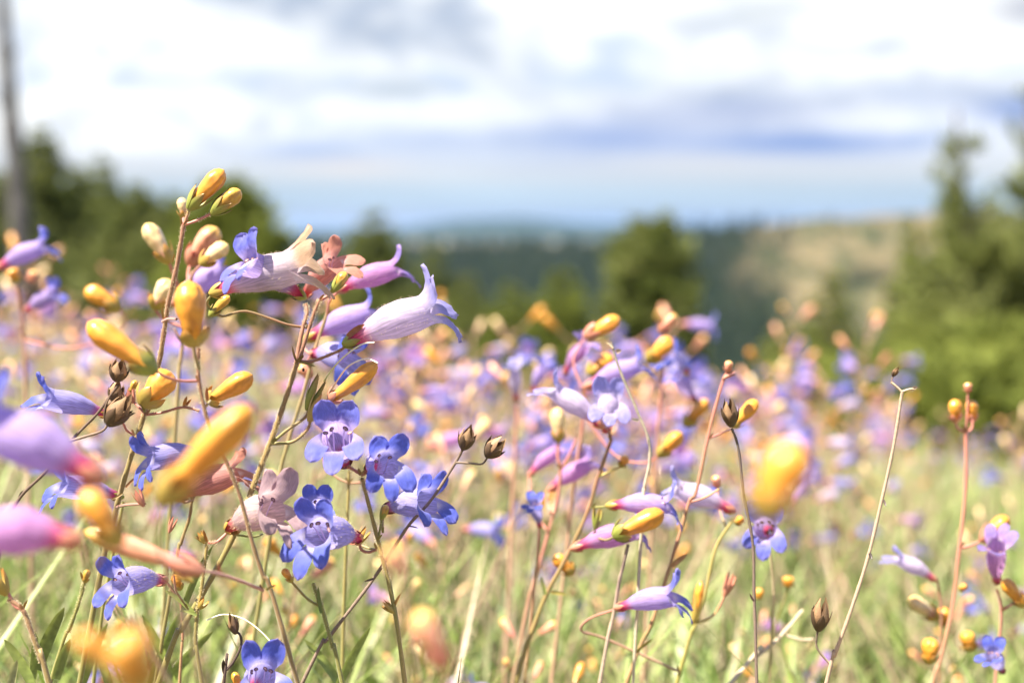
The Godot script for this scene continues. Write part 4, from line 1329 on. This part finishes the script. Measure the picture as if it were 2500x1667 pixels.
func set_stalks_right() -> void:
	var o := stalk("flower_stalk", "leaning stalk right of centre with a pale bell pointing up left over a rosy calyx", [1493, 1073, 1458, 1172, 1434, 1252, 1383, 1360, 1336, 1447, 1298, 1545, 1262, 1660], 0.49, 0.495, 5.6, RED, lin(0.34, 0.32, 0.08))
	pedicel(o, [1492, 1075, 1488, 1055, 1470, 1040], 0.49, 0.49, 4, RED, ROSE)
	flower(o, 1470, 1040, 1352, 952, 0.485, "white", 0.0, {"seed": 111, "calyx": "pink", "up": 55, "low": 40})
	flower(o, 1480, 1050, 1486, 985, 0.478, "white", 1.0, {"seed": 113, "calyx": "pink", "up": 60, "low": 92, "stamens": false})
	pedicel(o, [1462, 1165, 1490, 1150, 1515, 1140, 1518, 1130], 0.49, 0.49, 3.4, lin(0.5, 0.4, 0.1), lin(0.6, 0.4, 0.1))
	bud(o, 1516, 1140, 1530, 1112, 0.49, 26, "amber", {"seed": 2})
	pedicel(o, [1395, 1335, 1430, 1316, 1446, 1310, 1456, 1262], 0.485, 0.47, 3.6, lin(0.5, 0.36, 0.14), GREEN)
	husk(o, 1452, 1290, 1462, 1240, 0.47, 26, "green")
	flower(o, 1400, 1338, 1548, 1296, 0.47, "pink", 0.0, {"seed": 121, "calyx": "pink", "up": 70, "low": 78})
	pedicel(o, [1446, 1308, 1480, 1318, 1506, 1306], 0.47, 0.46, 3.4, RED, GREEN)
	bud(o, 1500, 1308, 1622, 1250, 0.46, 58, "amber", {"seed": 1, "calyx": "green", "calyx_len": 0.3})
	flower(o, 1486, 1234, 1632, 1232, 0.465, "lilac", 0.3, {"seed": 123, "calyx": "amber", "low": 84})
	pedicel(o, [1446, 1240, 1462, 1238, 1486, 1236], 0.475, 0.47, 3.4, GREEN, GREEN)
	bud(o, 1400, 1400, 1352, 1356, 0.50, 36, "amber", {"seed": 4})
	leaf(o, 1336, 1450, 1322, 1406, 0.49, 10, 0.1)
	leaf(o, 1345, 1450, 1384, 1452, 0.49, 9, 0.1, lin(0.50, 0.41, 0.11))

	o = stalk("flower_stalk", "rose-coloured leaning stalk with a pale knob at the tip, right of the amber bud pair", [1777, 905, 1764, 936, 1745, 1003, 1729, 1067, 1700, 1200, 1683, 1226, 1654, 1324, 1615, 1447, 1589, 1527, 1531, 1664], 0.47, 0.475, 4.6, ROSE, lin(0.32, 0.26, 0.09))
	bud(o, 1776, 908, 1782, 880, 0.47, 24, "salmon", {"seed": 1})
	husk(o, 1764, 925, 1796, 908, 0.47, 12, "pink")
	pedicel(o, [1733, 1070, 1756, 1060, 1782, 1050], 0.47, 0.475, 3.0, ROSE, ROSE)
	bud(o, 1788, 1040, 1850, 977, 0.478, 40, "amber", {"seed": 2, "calyx": "amber", "calyx_len": 0.3})
	pedicel(o, [1684, 1226, 1720, 1215, 1756, 1194], 0.47, 0.47, 3.2, ROSE, lin(0.6, 0.35, 0.12))
	bract(o, 1640, 1385, 1676, 1346, 0.47, 14, lin(0.55, 0.3, 0.14))
	leaf(o, 1552, 1600, 1594, 1560, 0.47, 9, 0.1, lin(0.50, 0.38, 0.09))

	o = stalk("flower_stalk", "yellow-green stalk with small side buds and a violet bell facing right of its rosy base", [1790, 1270, 1748, 1339, 1723, 1447, 1698, 1527, 1665, 1624], 0.49, 0.495, 4.6, lin(0.45, 0.36, 0.12), lin(0.34, 0.33, 0.07))
	flower(o, 1506, 1484, 1640, 1455, 0.455, "lilac", 0.6, {"seed": 131, "calyx": "pink", "up": 80, "low": 80, "stamens": false, "len": 0.0185})
	pedicel(o, [1660, 1640, 1480, 1560, 1420, 1540, 1440, 1510, 1508, 1486], 0.49, 0.47, 3.4, lin(0.5, 0.32, 0.2), ROSE)
	bud(o, 1694, 1520, 1712, 1418, 0.488, 24, "amber", {"seed": 2, "calyx_len": 0.7, "calyx": "amber"})
	pedicel(o, [1700, 1522, 1738, 1506, 1760, 1475, 1770, 1450], 0.49, 0.49, 3.6, lin(0.5, 0.4, 0.1), ROSE)
	husk(o, 1768, 1456, 1790, 1400, 0.49, 26, "pink")
	flower(o, 1790, 1246, 1650, 1192, 0.49, "white", 0.2, {"seed": 137, "calyx": "pink", "up": 62, "low": 60})
	bud(o, 1796, 1280, 1815, 1262, 0.485, 24, "amber", {"seed": 1})
	bud(o, 1752, 1190, 1746, 1160, 0.5, 24, "salmon", {"seed": 3})
	pedicel(o, [1775, 1290, 1756, 1240, 1752, 1192], 0.495, 0.5, 3, STRAW, ROSE)

	o = stalk("dry_stalk", "nearly black dry stalk with one open capsule beside the amber bud", [1787, 1046, 1803, 1092, 1815, 1194, 1820, 1225, 1839, 1331, 1842, 1462, 1848, 1667], 0.435, 0.44, 3.8, lin(0.13, 0.10, 0.09), lin(0.28, 0.2, 0.16), "", 0, "dry", "seed stalk")
	capsule(o, 1786, 1040, 1778, 974, 0.435, 40, 3)
	bract(o, 1842, 1468, 1828, 1450, 0.435, 6, lin(0.3, 0.2, 0.15))
	o = stalk("dry_stalk", "tall pale dry stalk with a small forked tip, right of the big orange bud", [2204, 955, 2182, 1093, 2154, 1220, 2121, 1358, 2082, 1480, 2038, 1602, 2018, 1670], 0.43, 0.435, 4.6, lin(0.50, 0.38, 0.28), lin(0.52, 0.38, 0.28), "", 0, "dry", "seed stalk")
	pedicel(o, [2204, 958, 2192, 946, 2176, 933], 0.43, 0.43, 3.4, PALEDRY, PALEDRY, "dry")
	pedicel(o, [2204, 956, 2218, 951, 2232, 949], 0.43, 0.43, 3.0, PALEDRY, PALEDRY, "dry")
	bract(o, 2228, 950, 2240, 942, 0.43, 9, lin(0.6, 0.45, 0.35))
	capsule(o, 2180, 918, 2194, 898, 0.432, 14, 1)
	pedicel(o, [2190, 942, 2178, 930, 2182, 918], 0.43, 0.432, 2.0, DARKDRY, DARKDRY, "dry")
	bract(o, 2158, 1220, 2166, 1236, 0.43, 6, lin(0.12, 0.08, 0.07))
	bract(o, 2124, 1350, 2132, 1366, 0.43, 8, lin(0.06, 0.04, 0.04))
	pedicel(o, [2034, 1628, 1998, 1586, 1994, 1560, 1998, 1538], 0.435, 0.432, 3.2, PALEDRY, lin(0.1, 0.07, 0.06), "dry")
	capsule(o, 1998, 1538, 2010, 1462, 0.432, 44, 0)
	o = stalk("dry_stalk", "bleached leafless twig standing before the violet bells right of centre", [1493, 835, 1506, 882, 1528, 939, 1557, 1006, 1583, 1070, 1586, 1130, 1573, 1195, 1566, 1300], 0.46, 0.465, 3.8, lin(0.42, 0.38, 0.32), lin(0.66, 0.56, 0.42), "", 0, "dry", "seed stalk")
	pedicel(o, [1496, 850, 1488, 842, 1482, 838], 0.46, 0.46, 3, PALEDRY, PALEDRY, "dry")
	bract(o, 1504, 860, 1516, 852, 0.46, 12, lin(0.66, 0.5, 0.4))
	bract(o, 1560, 1026, 1542, 1024, 0.46, 8, lin(0.7, 0.6, 0.45))
	o = stalk("dry_stalk", "two-tone dry stalk, dark above and bleached below, under the violet bells", [1534, 1330, 1522, 1380, 1510, 1429, 1499, 1498, 1466, 1660], 0.46, 0.465, 4.8, lin(0.2, 0.14, 0.13), lin(0.72, 0.56, 0.44), "", 0, "dry", "seed stalk")
	o = stalk("dry_stalk", "fallen straw stem lying aslant at the lower right of centre", [1960, 1490, 1900, 1560, 1840, 1610, 1800, 1650], 0.52, 0.50, 5, PALEDRY, PALEDRY, "", 0, "dry", "seed stalk")
	pedicel(o, [1920, 1552, 1960, 1562, 1990, 1560], 0.515, 0.515, 4.4, PALEDRY, PALEDRY, "dry")

	o = stalk("flower_stalk", "rose stalk near the right edge with a pair of knobby yellow buds on top", [2359, 1054, 2359, 1187, 2342, 1353, 2325, 1491, 2292, 1629, 2272, 1690], 0.51, 0.515, 5.2, ROSE, lin(0.5, 0.34, 0.16))
	pedicel(o, [2359, 1056, 2363, 1000, 2364, 955], 0.51, 0.51, 2.6, ROSE, ROSE)
	bud(o, 2364, 958, 2364, 934, 0.51, 20, "salmon", {"seed": 1})
	pedicel(o, [2358, 1054, 2340, 1046, 2333, 1024], 0.51, 0.51, 3.6, ROSE, ROSE)
	bud(o, 2334, 1030, 2332, 974, 0.51, 36, "amber", {"seed": 3, "calyx": "pink"})
	pedicel(o, [2360, 1054, 2374, 1046, 2376, 1024], 0.51, 0.51, 3.6, ROSE, ROSE)
	bud(o, 2374, 1030, 2372, 976, 0.512, 32, "amber", {"seed": 2, "calyx": "pink"})
	pedicel(o, [2345, 1338, 2370, 1332, 2400, 1318], 0.51, 0.51, 3.8, ROSE, ROSE)
	bud(o, 2398, 1320, 2464, 1262, 0.508, 46, "amber", {"seed": 1, "calyx": "pink", "calyx_len": 0.5})
	bud(o, 2342, 1440, 2362, 1428, 0.51, 20, "amber", {"seed": 1})

	o = stalk("flower_stalk", "stalk at the right edge with an upright violet bell and orange buds below it", [2436, 1440, 2446, 1491, 2440, 1580, 2430, 1680], 0.50, 0.505, 4.2, ROSE, lin(0.5, 0.34, 0.2))
	flower(o, 2436, 1424, 2434, 1335, 0.495, "pink", 0.6, {"seed": 141, "calyx": "pink", "up": 70, "low": 80, "roll": 160})
	pedicel(o, [2446, 1492, 2470, 1476, 2486, 1470], 0.50, 0.50, 3.4, ROSE, ROSE)
	bud(o, 2500, 1480, 2452, 1414, 0.495, 40, "amber", {"seed": 2})
	flower(o, 2450, 1640, 2424, 1600, 0.485, "blue", 0.8, {"seed": 143, "calyx": "dry", "len": 0.013, "low": 50})
	o = stalk("flower_stalk", "low stalk at the lower right with a pale tube pointing up left", [2290, 1420, 2300, 1500, 2296, 1600], 0.53, 0.535, 3.4, ROSE, GREEN)
	flower(o, 2286, 1416, 2196, 1364, 0.53, "white", 0.0, {"seed": 147, "calyx": "pink", "up": 20, "low": 24})
	bud(o, 2290, 1510, 2220, 1460, 0.54, 44, "pale", {"seed": 2})
	bud(o, 2310, 1530, 2302, 1482, 0.54, 34, "amber", {"seed": 3})
	bud(o, 2370, 1590, 2360, 1540, 0.53, 38, "amber", {"seed": 4})
	bud(o, 2270, 1620, 2274, 1556, 0.5, 46, "amber", {"seed": 1})

	o = stalk("flower_stalk", "stalk with a cream bud standing over rosy fork tips at centre right", [1369, 1143, 1361, 1219, 1322, 1360, 1300, 1436, 1280, 1520], 0.53, 0.535, 4.8, ROSE, lin(0.45, 0.34, 0.2))
	pedicel(o, [1369, 1145, 1362, 1110, 1365, 1074], 0.53, 0.53, 4, ROSE, ROSE)
	bud(o, 1365, 1078, 1360, 994, 0.53, 38, "pale", {"seed": 1})
	pedicel(o, [1370, 1145, 1388, 1115, 1408, 1070], 0.53, 0.53, 3.4, ROSE, ROSE)
	flower(o, 1292, 1160, 1362, 1096, 0.55, "pink", 0.0, {"seed": 151, "calyx": "pink"})
	flower(o, 1340, 1196, 1440, 1130, 0.54, "pink", 0.0, {"seed": 153, "calyx": "pink"})
	pedicel(o, [1340, 1300, 1300, 1240, 1292, 1162], 0.53, 0.55, 3, ROSE, ROSE)
	pedicel(o, [1350, 1260, 1335, 1230, 1340, 1198], 0.53, 0.54, 3, ROSE, ROSE)
	o = stalk("flower_stalk", "stalk behind the bleached twig with a long pale bell pointing right", [1430, 950, 1420, 1060, 1400, 1200], 0.54, 0.545, 4.4, ROSE, STRAW)
	flower(o, 1430, 944, 1560, 890, 0.535, "lilac", 0.0, {"seed": 157, "calyx": "pink"})
	flower(o, 1378, 912, 1428, 840, 0.56, "pink", 0.4, {"seed": 159, "calyx": "pink"})
	bud(o, 1428, 822, 1514, 776, 0.545, 46, "amber", {"seed": 2, "calyx": "pink"})
	pedicel(o, [1426, 960, 1400, 880, 1428, 824], 0.54, 0.545, 3, ROSE, ROSE)
	bud(o, 1436, 912, 1498, 870, 0.56, 40, "amber", {"seed": 3})
	bud(o, 1608, 1112, 1666, 1056, 0.53, 42, "amber", {"seed": 1, "calyx": "amber"})
	pedicel(o, [1425, 1010, 1500, 1110, 1570, 1130, 1608, 1113], 0.54, 0.53, 3, ROSE, ROSE)
	o = stalk("flower_stalk", "stalk right of the bleached twig with two amber buds and a periwinkle bell", [1620, 900, 1610, 1010, 1600, 1150], 0.58, 0.585, 4.2, ROSE, STRAW)
	bud(o, 1582, 882, 1642, 826, 0.57, 44, "amber", {"seed": 4})
	bud(o, 1612, 812, 1652, 768, 0.6, 34, "salmon", {"seed": 1})
	bud(o, 1672, 1038, 1730, 976, 0.58, 40, "amber", {"seed": 1})
	flower(o, 1680, 910, 1630, 870, 0.58, "blue", 0.7, {"seed": 163})
	flower(o, 1700, 980, 1650, 920, 0.6, "lilac", 0.5, {"seed": 164})
	o = stalk("flower_stalk", "stalk with a nearly upright white bell before the small firs at centre", [1262, 990, 1258, 1100, 1250, 1250], 0.62, 0.625, 4.2, ROSE, STRAW)
	flower(o, 1262, 980, 1256, 895, 0.62, "white", 0.3, {"seed": 167, "roll": 170, "calyx": "pink"})
	flower(o, 1300, 960, 1328, 890, 0.64, "lilac", 0.3, {"seed": 168, "calyx": "pink"})
	o = stalk("flower_stalk", "single short upright blue bell left of the leaning stalk at centre", [1316, 1290, 1312, 1380, 1300, 1480], 0.5, 0.505, 3.6, ROSE, GREEN)
	flower(o, 1318, 1286, 1304, 1232, 0.5, "blue", 0.6, {"seed": 171, "calyx": "pink", "len": 0.014})
	o = stalk("flower_stalk", "violet flower half hidden by the large blurred orange bud", [1880, 1345, 1890, 1450, 1884, 1560], 0.5, 0.505, 3.4, STRAW, GREEN)
	flower(o, 1880, 1300, 1868, 1290, 0.485, "lilac", 1.0, {"seed": 173, "spread": 1.1, "low": 88})
	o = stalk("flower_stalk", "thin stem with a round yellow bud tip at the lower right of centre", [1925, 1435, 1915, 1470, 1903, 1500, 1890, 1560, 1940, 1660], 0.55, 0.555, 3.4, GREEN, GREEN)
	bud(o, 1925, 1434, 1926, 1406, 0.55, 30, "amber", {"seed": 1})
	bud(o, 1852, 1464, 1854, 1436, 0.56, 22, "amber", {"seed": 2})


# ---------------------------------------------------------------- the stalks behind, too blurred to tell apart
func small_flower(style: String, seed_: int) -> ArrayMesh:
	var key := "small%s%d" % [style, seed_]
	if cache.has(key):
		return cache[key]
	var s := Surf.new()
	mouth_share = 0.85
	lobe_share = 0.95
	for m in corolla(style, seed_, 80.0, 72.0, 0.8, false):
		var a: Array = m.surface_get_arrays(0)
		var o := s.v.size()
		s.v.append_array(a[Mesh.ARRAY_VERTEX])
		s.n.append_array(a[Mesh.ARRAY_NORMAL])
		s.c.append_array(a[Mesh.ARRAY_COLOR])
		s.t.append_array(a[Mesh.ARRAY_TEX_UV])
		for i in a[Mesh.ARRAY_INDEX]:
			s.ix.append(i + o)
	cache[key] = s.mesh()
	return cache[key]


func meadow_stalk(kind: int, seed_: int) -> Node3D:
	var g := RandomNumberGenerator.new()
	g.seed = seed_
	var o := Node3D.new()
	var h := g.randf_range(0.22, 0.285)
	var lean := Vector3(g.randf_range(-0.05, 0.06), 0, g.randf_range(-0.04, 0.04))
	var s := Surf.new()
	var dry := kind == 2
	var c0 := STRAW if dry else GREEN
	var c1 := lin(0.42, 0.30, 0.2) if dry else lin(0.50, 0.30, 0.19)
	var pts := PackedVector3Array()
	for i in 7:
		var u := i / 6.0
		pts.append(Vector3(lean.x * u * u, h * u, lean.z * u * u) + Vector3(sin(u * 7.0 + seed_), 0, cos(u * 6.0)) * 0.002)
	var rr := PackedFloat32Array()
	var cc := PackedColorArray()
	for i in 7:
		rr.append(lerpf(0.0010, 0.0006, i / 6.0))
		cc.append(c0.lerp(c1, i / 6.0))
	s.tube(pts, rr, cc, 6)
	var items := []
	var count := 9 if kind != 2 else 6
	for i in count:
		var u := lerpf(0.64, 1.0, (i + 0.5) / count)
		var root := pts[int(u * 6.0)].lerp(pts[mini(int(u * 6.0) + 1, 6)], u * 6.0 - int(u * 6.0))
		var a := i * 2.4 + g.randf_range(-0.5, 0.5)
		var dir := Vector3(cos(a), g.randf_range(0.5, 1.0), sin(a) * 0.8).normalized()
		var tip := root + dir * g.randf_range(0.008, 0.02)
		s.tube(PackedVector3Array([root, root.lerp(tip, 0.5) - Vector3(0, 0.001, 0), tip]), PackedFloat32Array([0.0006, 0.0005, 0.0005]), PackedColorArray([c1, c1, c1]), 5)
		items.append([tip, dir, i])
	part("stem", s.mesh(), M.dry if dry else M.stem, o)
	for it in items:
		var tip: Vector3 = it[0]
		var out := Vector3(it[1].x * 1.4, g.randf_range(-0.1, 0.5), it[1].z).normalized()
		var pick := g.randf()
		if dry:
			var l := g.randf_range(0.006, 0.009)
			part("seed_capsule", capsule_mesh(it[2] % 3), M.husk, o, Transform3D(frame(Vector3.ZERO, out + Vector3.UP, 0.0) * Basis.from_scale(Vector3(l, l * 0.7, l * 0.7)), tip))
		elif pick < [0.62, 0.16][kind]:
			var st: String = ["lilac", "blue", "lilac", "white", "blue", "pink"][g.randi() % 6]
			var l := g.randf_range(0.017, 0.021)
			part("flower", small_flower(st, g.randi() % 2), M.petal, o, Transform3D(frame(Vector3.ZERO, out, g.randf_range(-25, 25)) * Basis.from_scale(Vector3.ONE * l), tip))
			part("calyx", calyx_mesh("pink"), M.calyx, o, Transform3D(frame(Vector3.ZERO, out) * Basis.from_scale(Vector3(0.0055, 0.0019, 0.0019)), tip - out * 0.0008))
		else:
			var l := g.randf_range(0.008, 0.014)
			var kd: String = ["amber", "salmon", "pale", "salmon", "pale"][g.randi() % 5]
			part("bud", bud_mesh(kd, it[2] % 5), M.bud, o, Transform3D(frame(Vector3.ZERO, out + Vector3.UP * 0.7) * Basis.from_scale(Vector3(l, l * 0.42, l * 0.42)), tip))
	return o


func set_meadow() -> void:
	var g := RandomNumberGenerator.new()
	g.seed = 77
	var protos := [[], [], []]
	for k in 3:
		for i in [5, 5, 3][k]:
			protos[k].append(meadow_stalk(k, 100 + k * 10 + i))
	var names := ["flower_stalk", "flower_stalk", "dry_stalk"]
	var says := [
		["blurred stalk of violet-blue bells", "wildflower", "flowering stalks in the blurred meadow"],
		["blurred stalk of amber buds", "wildflower", "budding stalks in the blurred meadow"],
		["blurred dry stalk with brown seed capsules", "seed stalk", "dry seed stalks in the blurred meadow"],
	]
	for i in 400:
		var d := lerpf(0.62, 1.25, pow(g.randf(), 0.8)) if i < 62 else lerpf(1.1, 3.6, pow(g.randf(), 1.2))
		var sx := g.randf_range(-0.345, 0.345)
		var x := sx * d
		var z := -d
		var pick := g.randf()
		# uneven clumps, thinner on the far left and left of the middle
		var clump := rough_noise.get_noise_2d(x * 260.0 + 40.0, z * 260.0) * 0.5 + 0.5
		if g.randf() > smoothstep(0.22, 0.6, clump) * 0.95 + 0.1:
			continue
		if sx < -0.12 and d > 1.3 and g.randf() < 0.55:
			continue
		if sx > -0.12 and sx < 0.03 and d > 1.3 and g.randf() < 0.75:
			continue
		# fewer blossoms on the far left, more in the middle and right
		var k := 0 if pick < 0.44 else (1 if pick < 0.86 else 2)
		var sc := g.randf_range(0.82, 1.06)
		if d < 0.8 and sx > -0.05:
			sc *= 0.88
		if k == 1 and d > 1.0:
			sc *= 1.12
		if sx > 0.24:
			if g.randf() < 0.45:
				continue
			sc *= 0.85
		var pr: Node3D = protos[k][g.randi() % protos[k].size()]
		var o: Node3D = pr.duplicate()
		o.name = numbered(names[k])
		add_child(o)
		o.transform = Transform3D(Basis(Vector3.UP, g.randf() * TAU) * Basis.from_scale(Vector3(sc, sc, sc)), Vector3(x, ground(x, z) - 0.003, z))
		var where := "on the left" if sx < -0.11 else ("at centre" if sx < 0.1 else "on the right")
		var near := "just behind the sharp flowers" if d < 1.1 else ("midway up the meadow" if d < 2.0 else "at the meadow's far edge")
		o.set_meta("label", "%s %s, %s" % [says[k][0], near, where])
		o.set_meta("category", says[k][1])
		o.set_meta("group", "%s, %s, %s" % [says[k][2], near, where])
	# short stalks low in the grass close by
	for i in 20:
		var d := g.randf_range(0.50, 0.78)
		var sx := -0.3 + 0.6 * (i + g.randf_range(0.1, 0.9)) / 20.0
		var k := 2 if i % 4 == 1 else 1
		var sc := g.randf_range(0.56, 0.74)
		var z := -d
		var pr: Node3D = protos[k][g.randi() % protos[k].size()]
		var o: Node3D = pr.duplicate()
		o.name = numbered(names[k])
		add_child(o)
		o.transform = Transform3D(Basis(Vector3.UP, g.randf() * TAU) * Basis.from_scale(Vector3(sc, sc, sc)), Vector3(sx * d, ground(sx * d, z) - 0.003, z))
		var where := "on the left" if sx < -0.11 else ("at centre" if sx < 0.1 else "on the right")
		o.set_meta("label", "short %s low in the foreground grass, %s" % ["stalk of small buds" if k == 1 else "dry stalk with capsules", where])
		o.set_meta("category", says[k][1])
		o.set_meta("group", "short %s low in the foreground grass, %s" % ["budding stalks" if k == 1 else "dry stalks", where])
	for k in protos:
		for p in k:
			p.free()


func _ready() -> void:
	rng.seed = 5
	rough_noise.seed = 3
	rough_noise.frequency = 0.01
	rough_noise.fractal_octaves = 3
	set_camera()
	set_sky()
	make_materials()
	set_land()
	set_trees()
	set_grass()
	set_stalks_left()
	set_stalks_right()
	set_meadow()
